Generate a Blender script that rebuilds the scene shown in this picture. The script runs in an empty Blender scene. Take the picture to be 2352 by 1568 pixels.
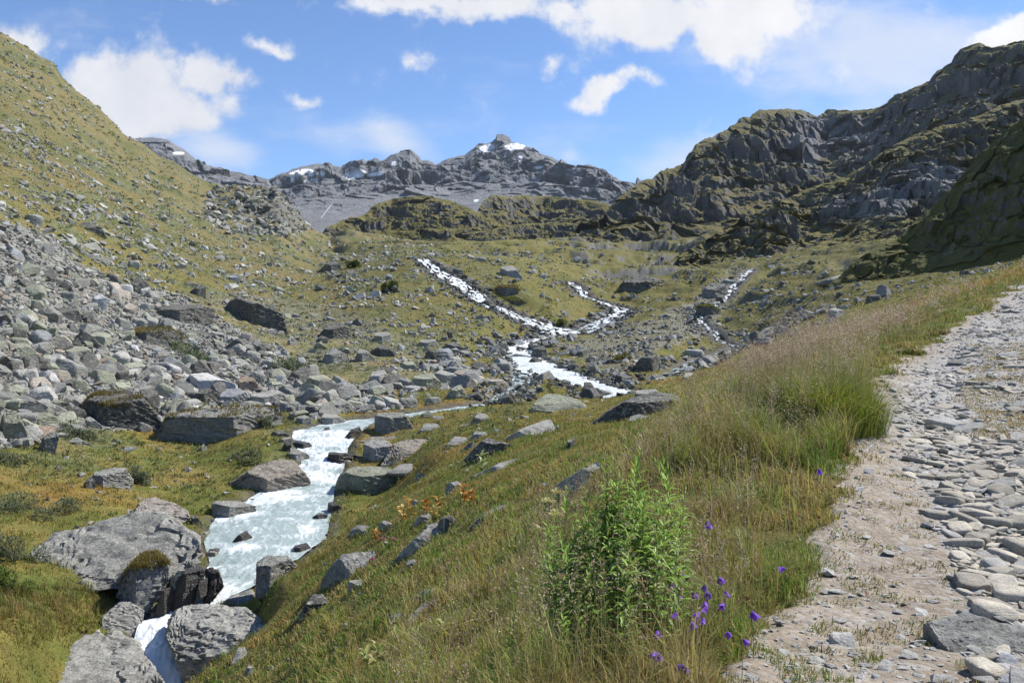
import bpy, math, random
import numpy as np
from mathutils import Vector, Matrix
S = bpy.context.scene
COL = S.collection
rng = np.random.default_rng(7)
random.seed(7)
R = math.radians

# ------------------------------------------------------------------ camera, light, sky, exposure
F, CX, CY = 1895.0, 1176.0, 740.0          # focal length, principal column and eye level in a 2352 px wide picture
cam = bpy.data.cameras.new("camera"); camo = bpy.data.objects.new("camera", cam); COL.objects.link(camo)
camo.location = (0, 0, 0); camo.rotation_euler = (R(90), 0, 0)
cam.sensor_width = 36.0; cam.lens = F / 2352 * 36.0; cam.shift_y = -44 / 2352
cam.clip_start = 0.05; cam.clip_end = 20000
S.camera = camo
S.view_settings.view_transform = 'Standard'; S.view_settings.look = 'None'
S.view_settings.exposure = EXPOSURE = 0.62; S.view_settings.gamma = 1.0
SUN_AZ, SUN_EL = 66.0, 49.0                # degrees to the right of the view, height
sd = Vector((math.sin(R(SUN_AZ)) * math.cos(R(SUN_EL)), math.cos(R(SUN_AZ)) * math.cos(R(SUN_EL)), math.sin(R(SUN_EL))))
sl = bpy.data.lights.new("sun", 'SUN'); sl.energy = 4.3; sl.angle = R(0.5); sl.color = (1.0, 0.955, 0.89)
so = bpy.data.objects.new("sun", sl); COL.objects.link(so); so.rotation_euler = sd.to_track_quat('Z', 'Y').to_euler()
so.location = (60, 20, 80)
S.cycles.max_bounces = 5; S.cycles.diffuse_bounces = 2; S.cycles.glossy_bounces = 2; S.cycles.transmission_bounces = 3
S.cycles.transparent_max_bounces = 6; S.cycles.caustics_reflective = False; S.cycles.caustics_refractive = False

def build_world():
    w = bpy.data.worlds.new("World"); S.world = w; w.use_nodes = True
    nt = w.node_tree; N = nt.nodes; L = nt.links; N.clear()
    def nd(t, **k):
        n = N.new(t)
        for a, b in k.items(): setattr(n, a, b)
        return n
    def math_(op, a, b=None, c=None, clamp=False):
        n = nd('ShaderNodeMath', operation=op); n.use_clamp = clamp
        for i, v in enumerate((a, b, c)):
            if v is None: continue
            if isinstance(v, (int, float)): n.inputs[i].default_value = v
            else: L.new(v, n.inputs[i])
        return n.outputs[0]
    def sstep(v, a, b):
        n = nd('ShaderNodeMapRange', interpolation_type='SMOOTHSTEP'); L.new(v, n.inputs[0])
        n.inputs[1].default_value = a; n.inputs[2].default_value = b
        return n.outputs[0]
    out = nd('ShaderNodeOutputWorld'); bg = nd('ShaderNodeBackground'); bg.inputs[1].default_value = 0.1
    sky = nd('ShaderNodeTexSky', sky_type='NISHITA'); sky.sun_disc = False
    sky.sun_elevation = R(SUN_EL); sky.sun_rotation = R(SUN_AZ); sky.altitude = 2300; sky.air_density = 1.0; sky.dust_density = 0.35; sky.ozone_density = 1.6
    tc = nd('ShaderNodeTexCoord'); sx = nd('ShaderNodeSeparateXYZ'); L.new(tc.outputs['Generated'], sx.inputs[0])
    yy = math_('MAXIMUM', sx.outputs[1], 0.12)
    u = math_('DIVIDE', sx.outputs[0], yy); v = math_('DIVIDE', sx.outputs[2], yy)
    cb = nd('ShaderNodeCombineXYZ'); L.new(u, cb.inputs[0]); L.new(v, cb.inputs[1])
    P0 = cb.outputs[0]
    def noise(vec, scale, det=6, rough=0.6, loc=(0, 0, 0), sc=(1, 1, 1), rot=0):
        m = nd('ShaderNodeMapping'); L.new(vec, m.inputs[0]); m.inputs[1].default_value = loc; m.inputs[3].default_value = sc; m.inputs[2].default_value = (0, 0, rot)
        n = nd('ShaderNodeTexNoise', noise_dimensions='2D'); L.new(m.outputs[0], n.inputs['Vector'])
        n.inputs['Scale'].default_value = scale; n.inputs['Detail'].default_value = det; n.inputs['Roughness'].default_value = rough
        return n
    # billowing warp
    wn = noise(P0, 7.0, 5, 0.6, (3, 1, 0))
    vs = nd('ShaderNodeVectorMath', operation='SUBTRACT'); L.new(wn.outputs['Color'], vs.inputs[0]); vs.inputs[1].default_value = (.5, .5, .5)
    vm = nd('ShaderNodeVectorMath', operation='MULTIPLY_ADD'); L.new(vs.outputs[0], vm.inputs[0]); vm.inputs[1].default_value = (.10, .07, 0); L.new(P0, vm.inputs[2])
    PW = vm.outputs[0]
    def blob(px, py, rx, ry, rot=0, wgt=1.0, vec=None):
        m = nd('ShaderNodeMapping', vector_type='TEXTURE'); L.new(vec or PW, m.inputs[0])
        m.inputs[1].default_value = ((px - CX) / F, (CY - py) / F, 0); m.inputs[2].default_value = (0, 0, R(rot)); m.inputs[3].default_value = (rx / F, ry / F, 1)
        ln = nd('ShaderNodeVectorMath', operation='LENGTH'); L.new(m.outputs[0], ln.inputs[0])
        a = math_('SUBTRACT', 1.0, ln.outputs['Value']); 
        a = math_('MAXIMUM', a, -1.0)
        return math_('MULTIPLY', a, wgt)
    def union(bs):
        r = bs[0]
        for b in bs[1:]: r = math_('SMOOTH_MAX', r, b, 0.15)
        return r
    cum = union([blob(*c) for c in [
        (330, 195, 190, 105, 0, 1.0), (455, 180, 150, 68, -6, 1.0), (200, 215, 100, 120, 0, .8), (330, 265, 230, 55, 4, .9), (55, 120, 90, 75, -30, .7),
        (640, 112, 80, 24, -22, .55), (720, 240, 62, 20, -8, .5), (935, 135, 30, 18, 0, .35),
        (950, 8, 215, 34, 0, .8), (1130, 0, 150, 46, 0, .8), (870, 18, 60, 36, 0, .7), (470, -8, 70, 20, 0, .6),
        (1500, 40, 250, 80, 4, 1.1), (1650, 75, 150, 92, -30, 1.1), (1730, 25, 190, 85, 0, 1.1), (1330, 30, 110, 50, 0, .8),
        (1390, 200, 70, 38, 30, .8), (1345, 225, 50, 26, 20, .6), (1450, 170, 60, 22, 0, .6), (1250, 148, 32, 16, 40, .3),
        (2330, 90, 130, 52, 34, 1.3), (-150, 40, 160, 90, 0, .8), (2700, 0, 330, 130, 0, 1), (-700, -500, 500, 200, 10, 1), (900, -420, 400, 120, 0, 1), (2100, -500, 500, 160, 0, 1)]])
    fb = noise(P0, 16.0, 9, 0.62, (1.7, .3, 0))
    dens = math_('MULTIPLY_ADD', math_('SUBTRACT', fb.outputs[0], 0.5), 1.75, cum)
    cmask = sstep(dens, -0.12, 0.50)
    # thin veils
    veil = union([blob(*c, vec=P0) for c in [
        (2000, 110, 560, 150, -4, 1.15), (1620, 345, 280, 65, 14, .85), (900, 320, 130, 60, -30, .75), (500, 345, 130, 60, -20, .9), (1310, 355, 40, 40, 70, .6),
        (2050, 250, 400, 90, 10, .45), (150, 60, 260, 50, 10, .4), (700, 280, 300, 60, -6, .3), (1250, 330, 300, 80, -25, .25)]])
    vn = noise(P0, 5.0, 8, 0.62, (.4, .9, 0), (1, 2.6, 1), R(-14))
    vden = math_('MULTIPLY_ADD', math_('SUBTRACT', vn.outputs[0], 0.5), 1.7, veil)
    vmask = math_('MULTIPLY', sstep(vden, -0.05, 1.0), 0.8)
    # light on the clouds: thick parts and undersides slightly grey
    f2 = noise(P0, 16.0, 4, 0.55, (1.7 - .35, .3 - .30, 0))
    f3 = noise(P0, 16.0, 4, 0.55, (1.7, .3, 0))
    rel = math_('SUBTRACT', f3.outputs[0], f2.outputs[0])
    big = noise(P0, 4.0, 3, 0.5, (5, 2, 0))
    shade = math_('ADD', math_('MULTIPLY_ADD', rel, 0.55, 0.62), math_('MULTIPLY', math_('SUBTRACT', big.outputs[0], .5), .8))
    shade = math_('ADD', shade, math_('MULTIPLY', u, 0.55), clamp=True)
    cc = nd('ShaderNodeMixRGB'); L.new(shade, cc.inputs[0]); cc.inputs[1].default_value = (4.4, 4.6, 5.2, 1); cc.inputs[2].default_value = (6.6, 6.6, 6.7, 1)
    tint = nd('ShaderNodeMixRGB', blend_type='MULTIPLY'); tint.inputs[0].default_value = 1; L.new(sky.outputs[0], tint.inputs[1]); tint.inputs[2].default_value = SKY_TINT
    m1 = nd('ShaderNodeMixRGB'); L.new(vmask, m1.inputs[0]); L.new(tint.outputs[0], m1.inputs[1]); m1.inputs[2].default_value = (5.0, 5.4, 6.2, 1)
    m2 = nd('ShaderNodeMixRGB'); L.new(math_('MULTIPLY', cmask, math_('MULTIPLY_ADD', sstep(cum, -0.2, 0.35), .45, .55)), m2.inputs[0]); L.new(m1.outputs[0], m2.inputs[1]); L.new(cc.outputs[0], m2.inputs[2])
    L.new(m2.outputs[0], bg.inputs[0]); L.new(bg.outputs[0], out.inputs[0])
SKY_TINT = (0.90, 1.06, 1.25, 1)
build_world()

# ------------------------------------------------------------------ small tools
def tag(o, label=None, cat=None, group=None, kind=None):
    if label: o['label'] = label
    if cat: o['category'] = cat
    if group: o['group'] = group
    if kind: o['kind'] = kind
    return o

def link(o, parent=None):
    COL.objects.link(o)
    if parent: o.parent = parent
    return o

def new_mesh(name, V, faces, attrs=None, smooth=False, mats=(), uv=None):
    """faces: list of int arrays (n, k), each with one k. attrs: name -> (n,) float or (n, 3) colour per vertex"""
    me = bpy.data.meshes.new(name)
    V = np.ascontiguousarray(V, np.float32)
    faces = [np.asarray(f, np.int32) for f in faces if len(f)]
    nl = sum(f.size for f in faces); nf = sum(len(f) for f in faces)
    me.vertices.add(len(V)); me.vertices.foreach_set('co', V.ravel())
    me.loops.add(nl); me.polygons.add(nf)
    li = np.concatenate([f.ravel() for f in faces]); me.loops.foreach_set('vertex_index', li)
    tot = np.concatenate([np.full(len(f), f.shape[1], np.int32) for f in faces])
    st = np.concatenate([[0], np.cumsum(tot)[:-1]]).astype(np.int32)
    me.polygons.foreach_set('loop_start', st); me.polygons.foreach_set('loop_total', tot)
    me.polygons.foreach_set('use_smooth', np.full(nf, smooth))
    for k, a in (attrs or {}).items():
        a = np.asarray(a, np.float32)
        if a.ndim == 1:
            at = me.attributes.new(k, 'FLOAT', 'POINT'); at.data.foreach_set('value', a)
        else:
            at = me.color_attributes.new(k, 'FLOAT_COLOR', 'POINT')
            at.data.foreach_set('color', np.concatenate([a, np.ones((len(a), 1), np.float32)], 1).ravel())
    if uv is not None:
        ul = me.uv_layers.new(name='UVMap'); ul.data.foreach_set('uv', np.asarray(uv, np.float32)[li].ravel())
    me.update(calc_edges=True)
    for m in mats: me.materials.append(m)
    return me

def obj(name, me, parent=None):
    return link(bpy.data.objects.new(name, me), parent)

def empty(name, loc, rz=0):
    o = bpy.data.objects.new(name, None); o.location = loc; o.rotation_euler = (0, 0, rz); o.empty_display_size = .2
    return link(o)

def sm(a, b, x):
    t = np.clip((x - a) / (b - a), 0, 1); return t * t * (3 - 2 * t)

def _h(ix, iy, iz, seed):
    h = (ix.astype(np.uint32) * np.uint32(374761393)) ^ (iy.astype(np.uint32) * np.uint32(668265263)) ^ (iz.astype(np.uint32) * np.uint32(2147483647 - 58)) ^ np.uint32(seed * 2654435 + 977)
    h = (h ^ (h >> np.uint32(13))) * np.uint32(1274126177)
    return h ^ (h >> np.uint32(16))
_ga = np.linspace(0, 2 * np.pi, 64, endpoint=False).astype(np.float32)
_G2 = np.stack([np.cos(_ga), np.sin(_ga)], 1)
_gr = np.random.default_rng(3).normal(size=(64, 3)); _G3 = (_gr / np.linalg.norm(_gr, axis=1, keepdims=True)).astype(np.float32)

def per2(x, y, seed=0):
    x = np.asarray(x, np.float32); y = np.asarray(y, np.float32)
    fx = np.floor(x); fy = np.floor(y); ix = fx.astype(np.int64); iy = fy.astype(np.int64); x = x - fx; y = y - fy
    z0 = np.zeros_like(ix)
    def c(a, b):
        g = _G2[_h(ix + a, iy + b, z0, seed) & 63]; return g[..., 0] * (x - a) + g[..., 1] * (y - b)
    ux = x * x * x * (x * (6 * x - 15) + 10); uy = y * y * y * (y * (6 * y - 15) + 10)
    a = c(0, 0); a = a + ux * (c(1, 0) - a); b = c(0, 1); b = b + ux * (c(1, 1) - b)
    return (a + uy * (b - a)) * 1.45

def per3(x, y, z, seed=0):
    x = np.asarray(x, np.float32); y = np.asarray(y, np.float32); z = np.asarray(z, np.float32)
    fx = np.floor(x); fy = np.floor(y); fz = np.floor(z); ix = fx.astype(np.int64); iy = fy.astype(np.int64); iz = fz.astype(np.int64)
    x = x - fx; y = y - fy; z = z - fz
    def c(a, b, d):
        g = _G3[_h(ix + a, iy + b, iz + d, seed) & 63]; return g[..., 0] * (x - a) + g[..., 1] * (y - b) + g[..., 2] * (z - d)
    q = lambda t: t * t * t * (t * (6 * t - 15) + 10)
    ux, uy, uz = q(x), q(y), q(z)
    def pl(d):
        a = c(0, 0, d); a = a + ux * (c(1, 0, d) - a); b = c(0, 1, d); b = b + ux * (c(1, 1, d) - b); return a + uy * (b - a)
    a = pl(0); return (a + uz * (pl(1) - a)) * 1.5

def fbm2(x, y, s, o=4, seed=0, gain=.5, ridged=False):
    r = 0; a = 1; t = 0
    for k in range(o):
        n = per2(x / s + 17.3 * k, y / s - 9.1 * k, seed + k)
        if ridged: n = 1 - 2 * np.abs(n)
        r = r + a * n; t += a; a *= gain; s *= .5
    return r / t

def fbm3(x, y, z, s, o=4, seed=0, gain=.5, ridged=False):
    r = 0; a = 1; t = 0
    for k in range(o):
        n = per3(x / s + 17.3 * k, y / s - 9.1 * k, z / s + 3.7 * k, seed + k)
        if ridged: n = 1 - 2 * np.abs(n)
        r = r + a * n; t += a; a *= gain; s *= .5
    return r / t

def mixc(a, b, t):
    a = np.asarray(a, np.float32); b = np.asarray(b, np.float32); return a + (b - a) * np.asarray(t)[..., None]

def grid_faces(nr, nc):
    i = np.arange(nr * nc).reshape(nr, nc)
    return np.stack([i[:-1, :-1], i[:-1, 1:], i[1:, 1:], i[1:, :-1]], -1).reshape(-1, 4)

def grid_normals(P):
    du = np.gradient(P, axis=1); dv = np.gradient(P, axis=0)
    n = np.cross(du, dv); n /= np.linalg.norm(n, axis=-1, keepdims=True) + 1e-9
    n[n[..., 2] < 0] *= -1
    return n

def blur(a, sigma, axis):
    r = int(3 * sigma) + 1; k = np.exp(-.5 * (np.arange(-r, r + 1) / sigma) ** 2); k /= k.sum()
    p = [(0, 0)] * a.ndim; p[axis] = (r, r); b = np.pad(a, p, mode='edge')
    return np.apply_along_axis(lambda v: np.convolve(v, k, 'valid'), axis, b)

def in_poly(px, py, poly):
    px = np.asarray(px); r = np.zeros(px.shape, bool); n = len(poly)
    for i in range(n):
        x1, y1 = poly[i]; x2, y2 = poly[(i + 1) % n]
        if y1 == y2: continue
        c = ((y1 > py) != (y2 > py)) & (px < (x2 - x1) * (py - y1) / (y2 - y1) + x1)
        r ^= c
    return r

# ------------------------------------------------------------------ materials
def principled(name):
    m = bpy.data.materials.new(name); m.use_nodes = True
    nt = m.node_tree; b = nt.nodes['Principled BSDF']; b.inputs['Roughness'].default_value = .9
    b.inputs['Specular IOR Level'].default_value = .25
    return m, nt, b

def N_(nt, t, **k):
    n = nt.nodes.new(t)
    for a, b in k.items(): setattr(n, a, b)
    return n

def base_colour(nt, src):
    if src == 'attr':
        n = N_(nt, 'ShaderNodeVertexColor', layer_name='col'); return n.outputs[0]
    if src == 'object':
        n = N_(nt, 'ShaderNodeObjectInfo'); return n.outputs['Color']
    n = N_(nt, 'ShaderNodeRGB'); n.outputs[0].default_value = (*src, 1); return n.outputs[0]

def mottle(nt, col, vec, scale, amount, detail=5, rough=.65):
    L = nt.links
    n = N_(nt, 'ShaderNodeTexNoise'); L.new(vec, n.inputs['Vector']); n.inputs['Scale'].default_value = scale; n.inputs['Detail'].default_value = detail; n.inputs['Roughness'].default_value = rough
    mr = N_(nt, 'ShaderNodeMapRange'); L.new(n.outputs[0], mr.inputs[0]); mr.inputs[1].default_value = .25; mr.inputs[2].default_value = .75; mr.inputs[3].default_value = 1 - amount; mr.inputs[4].default_value = 1 + amount
    mx = N_(nt, 'ShaderNodeVectorMath', operation='SCALE'); L.new(col, mx.inputs[0]); L.new(mr.outputs[0], mx.inputs['Scale'])
    return mx.outputs[0], n

def mat_ground(name, s1, s2, amt=.35, bump=.5, bdist=.1):
    m, nt, b = principled(name); L = nt.links
    g = N_(nt, 'ShaderNodeNewGeometry')
    c, n1 = mottle(nt, base_colour(nt, 'attr'), g.outputs['Position'], s1, amt)
    c, n2 = mottle(nt, c, g.outputs['Position'], s2, amt)
    L.new(c, b.inputs['Base Color'])
    bp = N_(nt, 'ShaderNodeBump'); bp.inputs['Strength'].default_value = bump; bp.inputs['Distance'].default_value = bdist
    L.new(n2.outputs[0], bp.inputs['Height']); L.new(bp.outputs[0], b.inputs['Normal'])
    return m

def mat_rock(name, src, scale=1.0, lichen=(.42, .43, .30), amount=.5, spec=.25, rough=.88, mott=.28, specks=.6):
    """grey alpine rock: bands of schist, pale lichen, dark specks; scale = features per metre"""
    m, nt, b = principled(name); L = nt.links
    tc = N_(nt, 'ShaderNodeTexCoord'); oi = N_(nt, 'ShaderNodeObjectInfo')
    add = N_(nt, 'ShaderNodeVectorMath', operation='MULTIPLY_ADD'); L.new(oi.outputs['Random'], add.inputs[0]); add.inputs[1].default_value = (37, 53, 71)
    g = N_(nt, 'ShaderNodeNewGeometry'); L.new(g.outputs['Position'], add.inputs[2])
    vec = add.outputs[0]
    c, n1 = mottle(nt, base_colour(nt, src), vec, 1.3 * scale, mott)
    c, n2 = mottle(nt, c, vec, 9 * scale, .33, 7, .75)
    mp = N_(nt, 'ShaderNodeMapping'); L.new(vec, mp.inputs[0]); mp.inputs[2].default_value = (.5, .35, .2); mp.inputs[3].default_value = (1, 1, 7)
    st = N_(nt, 'ShaderNodeTexNoise'); L.new(mp.outputs[0], st.inputs['Vector']); st.inputs['Scale'].default_value = 2.2 * scale; st.inputs['Detail'].default_value = 6; st.inputs['Roughness'].default_value = .65
    ms = N_(nt, 'ShaderNodeMapRange'); L.new(st.outputs[0], ms.inputs[0]); ms.inputs[1].default_value = .3; ms.inputs[2].default_value = .7; ms.inputs[3].default_value = .86; ms.inputs[4].default_value = 1.12
    sc = N_(nt, 'ShaderNodeVectorMath', operation='SCALE'); L.new(c, sc.inputs[0]); L.new(ms.outputs[0], sc.inputs['Scale'])
    li = N_(nt, 'ShaderNodeTexNoise'); L.new(vec, li.inputs['Vector']); li.inputs['Scale'].default_value = 4.5 * scale; li.inputs['Detail'].default_value = 8; li.inputs['Roughness'].default_value = .7
    lm = N_(nt, 'ShaderNodeMapRange'); L.new(li.outputs[0], lm.inputs[0]); lm.inputs[1].default_value = .50; lm.inputs[2].default_value = .62; lm.inputs[4].default_value = amount
    mx = N_(nt, 'ShaderNodeMixRGB'); L.new(lm.outputs[0], mx.inputs[0]); L.new(sc.outputs[0], mx.inputs[1]); mx.inputs[2].default_value = (*lichen, 1)
    dk = N_(nt, 'ShaderNodeTexNoise'); L.new(vec, dk.inputs['Vector']); dk.inputs['Scale'].default_value = 12 * scale; dk.inputs['Detail'].default_value = 5; dk.inputs['Roughness'].default_value = .7
    dm = N_(nt, 'ShaderNodeMapRange'); L.new(dk.outputs[0], dm.inputs[0]); dm.inputs[1].default_value = .54; dm.inputs[2].default_value = .68; dm.inputs[4].default_value = specks
    m2 = N_(nt, 'ShaderNodeMixRGB'); L.new(dm.outputs[0], m2.inputs[0]); L.new(mx.outputs[0], m2.inputs[1]); m2.inputs[2].default_value = (.07, .067, .06, 1)
    L.new(m2.outputs[0], b.inputs['Base Color'])
    b.inputs['Roughness'].default_value = rough; b.inputs['Specular IOR Level'].default_value = spec
    ad = N_(nt, 'ShaderNodeMath', operation='MULTIPLY_ADD'); L.new(st.outputs[0], ad.inputs[0]); ad.inputs[1].default_value = 1.3; L.new(n2.outputs[0], ad.inputs[2])
    bp = N_(nt, 'ShaderNodeBump'); bp.inputs['Strength'].default_value = .9; bp.inputs['Distance'].default_value = .09 / scale
    L.new(ad.outputs[0], bp.inputs['Height']); L.new(bp.outputs[0], b.inputs['Normal'])
    return m

def mat_leaf(name, src='attr', trans=.35, spec=.2, rough=.55):
    m = bpy.data.materials.new(name); m.use_nodes = True; nt = m.node_tree; L = nt.links
    b = nt.nodes['Principled BSDF']; out = nt.nodes['Material Output']
    b.inputs['Roughness'].default_value = rough; b.inputs['Specular IOR Level'].default_value = spec
    c = base_colour(nt, src); L.new(c, b.inputs['Base Color'])
    t = N_(nt, 'ShaderNodeBsdfTranslucent'); L.new(c, t.inputs[0])
    mx = N_(nt, 'ShaderNodeMixShader'); mx.inputs[0].default_value = trans
    L.new(b.outputs[0], mx.inputs[1]); L.new(t.outputs[0], mx.inputs[2]); L.new(mx.outputs[0], out.inputs[0])
    return m

def mat_plain(name, col, rough=.7, spec=.3):
    m, nt, b = principled(name); b.inputs['Roughness'].default_value = rough; b.inputs['Specular IOR Level'].default_value = spec
    g = N_(nt, 'ShaderNodeNewGeometry')
    c, n = mottle(nt, base_colour(nt, col), g.outputs['Position'], 60, .2); nt.links.new(c, b.inputs['Base Color'])
    return m
# ------------------------------------------------------------------ the valley floor and its near slopes: profiles (depth in metres, picture row)
PROF = {
    -450: [(9, 1568), (14, 1400), (20, 1150), (28, 900), (40, 650), (60, 420), (90, 250), (150, 90), (240, -40), (330, -120)],
    -200: [(12, 1568), (17, 1400), (23, 1200), (30, 1020), (38, 840), (50, 650), (70, 480), (100, 320), (160, 170), (240, 60), (330, -10)],
    0: [(8, 1900), (15.5, 1568), (19, 1400), (25, 1200), (33, 1050), (38, 960), (46, 840), (55, 740), (75, 560), (105, 410), (160, 265), (240, 150), (330, 88)],
    250: [(6, 2100), (12, 1800), (17, 1568), (20.5, 1400), (24, 1250), (28, 1150), (38, 1030), (42, 985), (55, 850), (70, 740), (95, 610), (150, 455), (230, 345), (330, 275)],
    480: [(4, 1950), (8, 1740), (14, 1568), (18, 1470), (22, 1375), (26.5, 1255), (31, 1155), (44, 1000), (52, 945), (60, 885), (85, 740), (120, 640), (190, 530), (260, 465), (330, 420)],
    700: [(3.2, 1800), (6, 1660), (9, 1568), (13, 1450), (18, 1345), (24, 1250), (30, 1165), (34.5, 1100), (42, 1000), (50, 940), (75, 850), (110, 745), (150, 655), (190, 605), (260, 555), (330, 505)],
    900: [(2.5, 1800), (4, 1650), (5.5, 1568), (9, 1400), (12.5, 1300), (18, 1200), (28, 1100), (40, 1000), (50, 950), (60, 900), (90, 800), (112, 722), (130, 655), (150, 600), (190, 575), (260, 557), (330, 545)],
    1176: [(2, 1720), (3.3, 1568), (5, 1400), (9, 1215), (14, 1110), (24, 1010), (38, 952), (50, 928), (60, 893), (78, 850), (95, 805), (122, 718), (140, 655), (155, 605), (190, 580), (240, 565), (330, 545)],
    1330: [(1.7, 1850), (3.0, 1568), (4.2, 1400), (6.5, 1230), (9.5, 1130), (15, 1035), (26, 975), (38, 948), (50, 922), (66, 884), (90, 830), (114, 772), (135, 712), (160, 645), (240, 572), (330, 540)],
    1500: [(1.6, 1850), (2.9, 1568), (3.8, 1380), (5.4, 1190), (7.2, 1075), (8.6, 1010), (13, 985), (22, 965), (38, 922), (52, 884), (70, 838), (110, 762), (140, 692), (180, 632), (240, 588), (330, 552)],
    1650: [(1.5, 1850), (2.9, 1568), (4.4, 1300), (6.4, 1110), (8.5, 985), (10.5, 925), (14, 915), (22, 915), (40, 880), (62, 845), (88, 800), (125, 722), (160, 652), (230, 588), (330, 540)],
    1900: [(1.4, 1850), (3.2, 1540), (4.7, 1290), (6.6, 1080), (8.5, 960), (10.5, 880), (12.5, 828), (16, 800), (24, 812), (40, 802), (66, 760), (100, 692), (150, 622), (220, 560), (330, 492)],
    2150: [(1.5, 1850), (3.15, 1540), (4.7, 1290), (6.8, 1100), (9.5, 960), (12.5, 860), (16, 785), (19.5, 730), (22, 700), (26, 690), (36, 700), (60, 678), (95, 636), (140, 590), (220, 525), (330, 455)],
    2352: [(1.5, 1880), (3.2, 1540), (4.8, 1285), (6.8, 1100), (9.5, 950), (13, 815), (18, 735), (24, 665), (29, 612), (34, 596), (42, 610), (60, 622), (95, 600), (140, 570), (220, 510), (330, 430)],
    2700: [(1.5, 1880), (3.2, 1540), (4.8, 1285), (6.8, 1090), (9.5, 935), (13, 790), (18, 695), (24, 615), (30, 545), (36, 500), (50, 490), (95, 480), (160, 460), (330, 420)],
}
pxs = np.arange(-460, 2840, 3.0)
NC = len(pxs)
lY = np.concatenate([np.linspace(math.log(.8), math.log(2.4), 30)[:-1], np.linspace(math.log(2.4), math.log(420), 1010)])
NR = len(lY); Yv = np.exp(lY)
_keys = sorted(PROF)
_prof = []
for k in _keys:
    a = np.array(PROF[k], float); ly = np.log(a[:, 0]); z = (CY - a[:, 1]) / F * a[:, 0]
    _prof.append(np.interp(lY, ly, z, left=z[0]))
_prof = np.array(_prof)                               # columns x depth
_fine = np.linspace(math.log(.8), math.log(420), 700)
_pf = np.array([blur(np.interp(_fine, lY, p)[None], 7, 1)[0] for p in _prof])
Z = np.empty((NR, NC))
for j in range(NR):
    zz = np.array([np.interp(lY[j], _fine, p) for p in _pf]) / Yv[j]
    Z[j] = np.interp(pxs, _keys, zz)
Z = blur(Z, 22, 1) * Yv[:, None]
# crest of the left hillside
CREST = [(-460, -130), (-200, -30), (0, 84), (30, 100), (62, 118), (95, 140), (122, 152), (143, 186), (178, 216), (230, 256), (268, 294), (285, 316), (330, 338), (365, 366), (400, 376), (436, 402), (480, 425), (520, 432),
         (560, 432), (600, 438), (640, 440), (656, 466), (690, 505), (712, 528), (740, 540), (760, 556)]
cr = np.interp(pxs, *zip(*CREST)); wgt = 1 - sm(735, 800, pxs)
PYg = CY - F * Z / Yv[:, None]
j330 = np.argmin(abs(Yv - 330))
delta = (cr - PYg[j330]) * wgt
ramp = sm(math.log(120), math.log(330), lY)
PYg = PYg + ramp[:, None] * delta[None]
PYg = np.where(Yv[:, None] > 330, PYg[j330][None] + (Yv[:, None] - 330) * (.7), PYg)     # falls away behind the crest
Z = (CY - PYg) / F * Yv[:, None]
X = (pxs[None] - CX) / F * Yv[:, None]; YY = np.repeat(Yv[:, None], NC, 1)
PXG = np.repeat(pxs[None], NR, 0)

# ------------------------------------------------------------------ streams: (column, row, depth, half width)
def wpts(L, k=1.0): return np.array([((a - CX) / F * y, y, (CY - b) / F * y, h * k) for a, b, y, h in L])
RIVER = wpts([(1300, 772, 114, 2.6), (1250, 779, 110, 1.6), (1205, 788, 105, 1.6), (1190, 812, 97, 1.7), (1225, 838, 83, 2.2), (1285, 864, 70, 2.2), (1345, 883, 63, 1.8), (1412, 901, 56.5, 1.6), (1415, 911, 53.5, 1.2), (1385, 918, 51.5, .7)])
BROOK = wpts([(1225, 838, 83, 1.2), (1200, 858, 74.5, 1.0), (1197, 884, 64, .75), (1165, 904, 58, .75), (1140, 925, 53, .7), (1060, 939, 50.3, .8), (980, 950, 48.3, .85), (900, 961, 46.3, 1.0), (820, 972, 44.6, 1.2), (755, 992, 42, 1.9), (742, 1030, 39.2, 1.25), (742, 1068, 36.4, 1.0),
               (700, 1112, 33.9, 1.35), (665, 1150, 31.3, 1.75), (628, 1190, 28.8, 2.1), (610, 1240, 26.3, 2.0), (578, 1290, 24.2, 1.3), (520, 1345, 22.4, .8), (440, 1388, 21.3, .72), (390, 1430, 20.6, .66), (372, 1480, 19.8, .7), (362, 1530, 19.2, 1.0), (350, 1600, 18.4, 1.1), (330, 1720, 17.2, 1.2)], .86)
FALLS = wpts([(968, 595, 152, .9), (1000, 622, 146, 1.3), (1040, 645, 140, 1.9), (1075, 668, 135, 1.6), (1100, 686, 132, 1.5), (1135, 706, 128.5, 1.5), (1180, 724, 125.5, 1.5), (1230, 744, 122, 2.2), (1272, 757, 119, 2.4), (1300, 772, 114, 2.6)], 1.35)
RIGHT = wpts([(1308, 648, 160, .7), (1335, 672, 153, .8), (1350, 684, 150, .8), (1398, 700, 145, .9), (1424, 717, 138.5, 1.5), (1385, 740, 130, 1.8), (1335, 764, 118.5, 1.9), (1300, 772, 114, 2.4)], 1.25)
SPILL = wpts([(1200, 668, 138, .35), (1240, 700, 131, .4), (1290, 735, 124, .5), (1262, 755, 119.5, .6)])
THIN = wpts([(1728, 618, 178, .7), (1712, 630, 172, .9), (1684, 660, 158, .8), (1662, 690, 147, .7), (1610, 722, 131, .6), (1612, 745, 121, .7), (1645, 765, 112, .8), (1658, 785, 104, .55), (1690, 800, 98, .6), (1620, 826, 86, .5), (1580, 834, 80, .45), (1545, 862, 70, .4), (1470, 880, 63, .5)])
STREAMS = [('river', RIVER), ('brook', BROOK), ('falls', FALLS), ('right', RIGHT), ('thin', THIN)]

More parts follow.
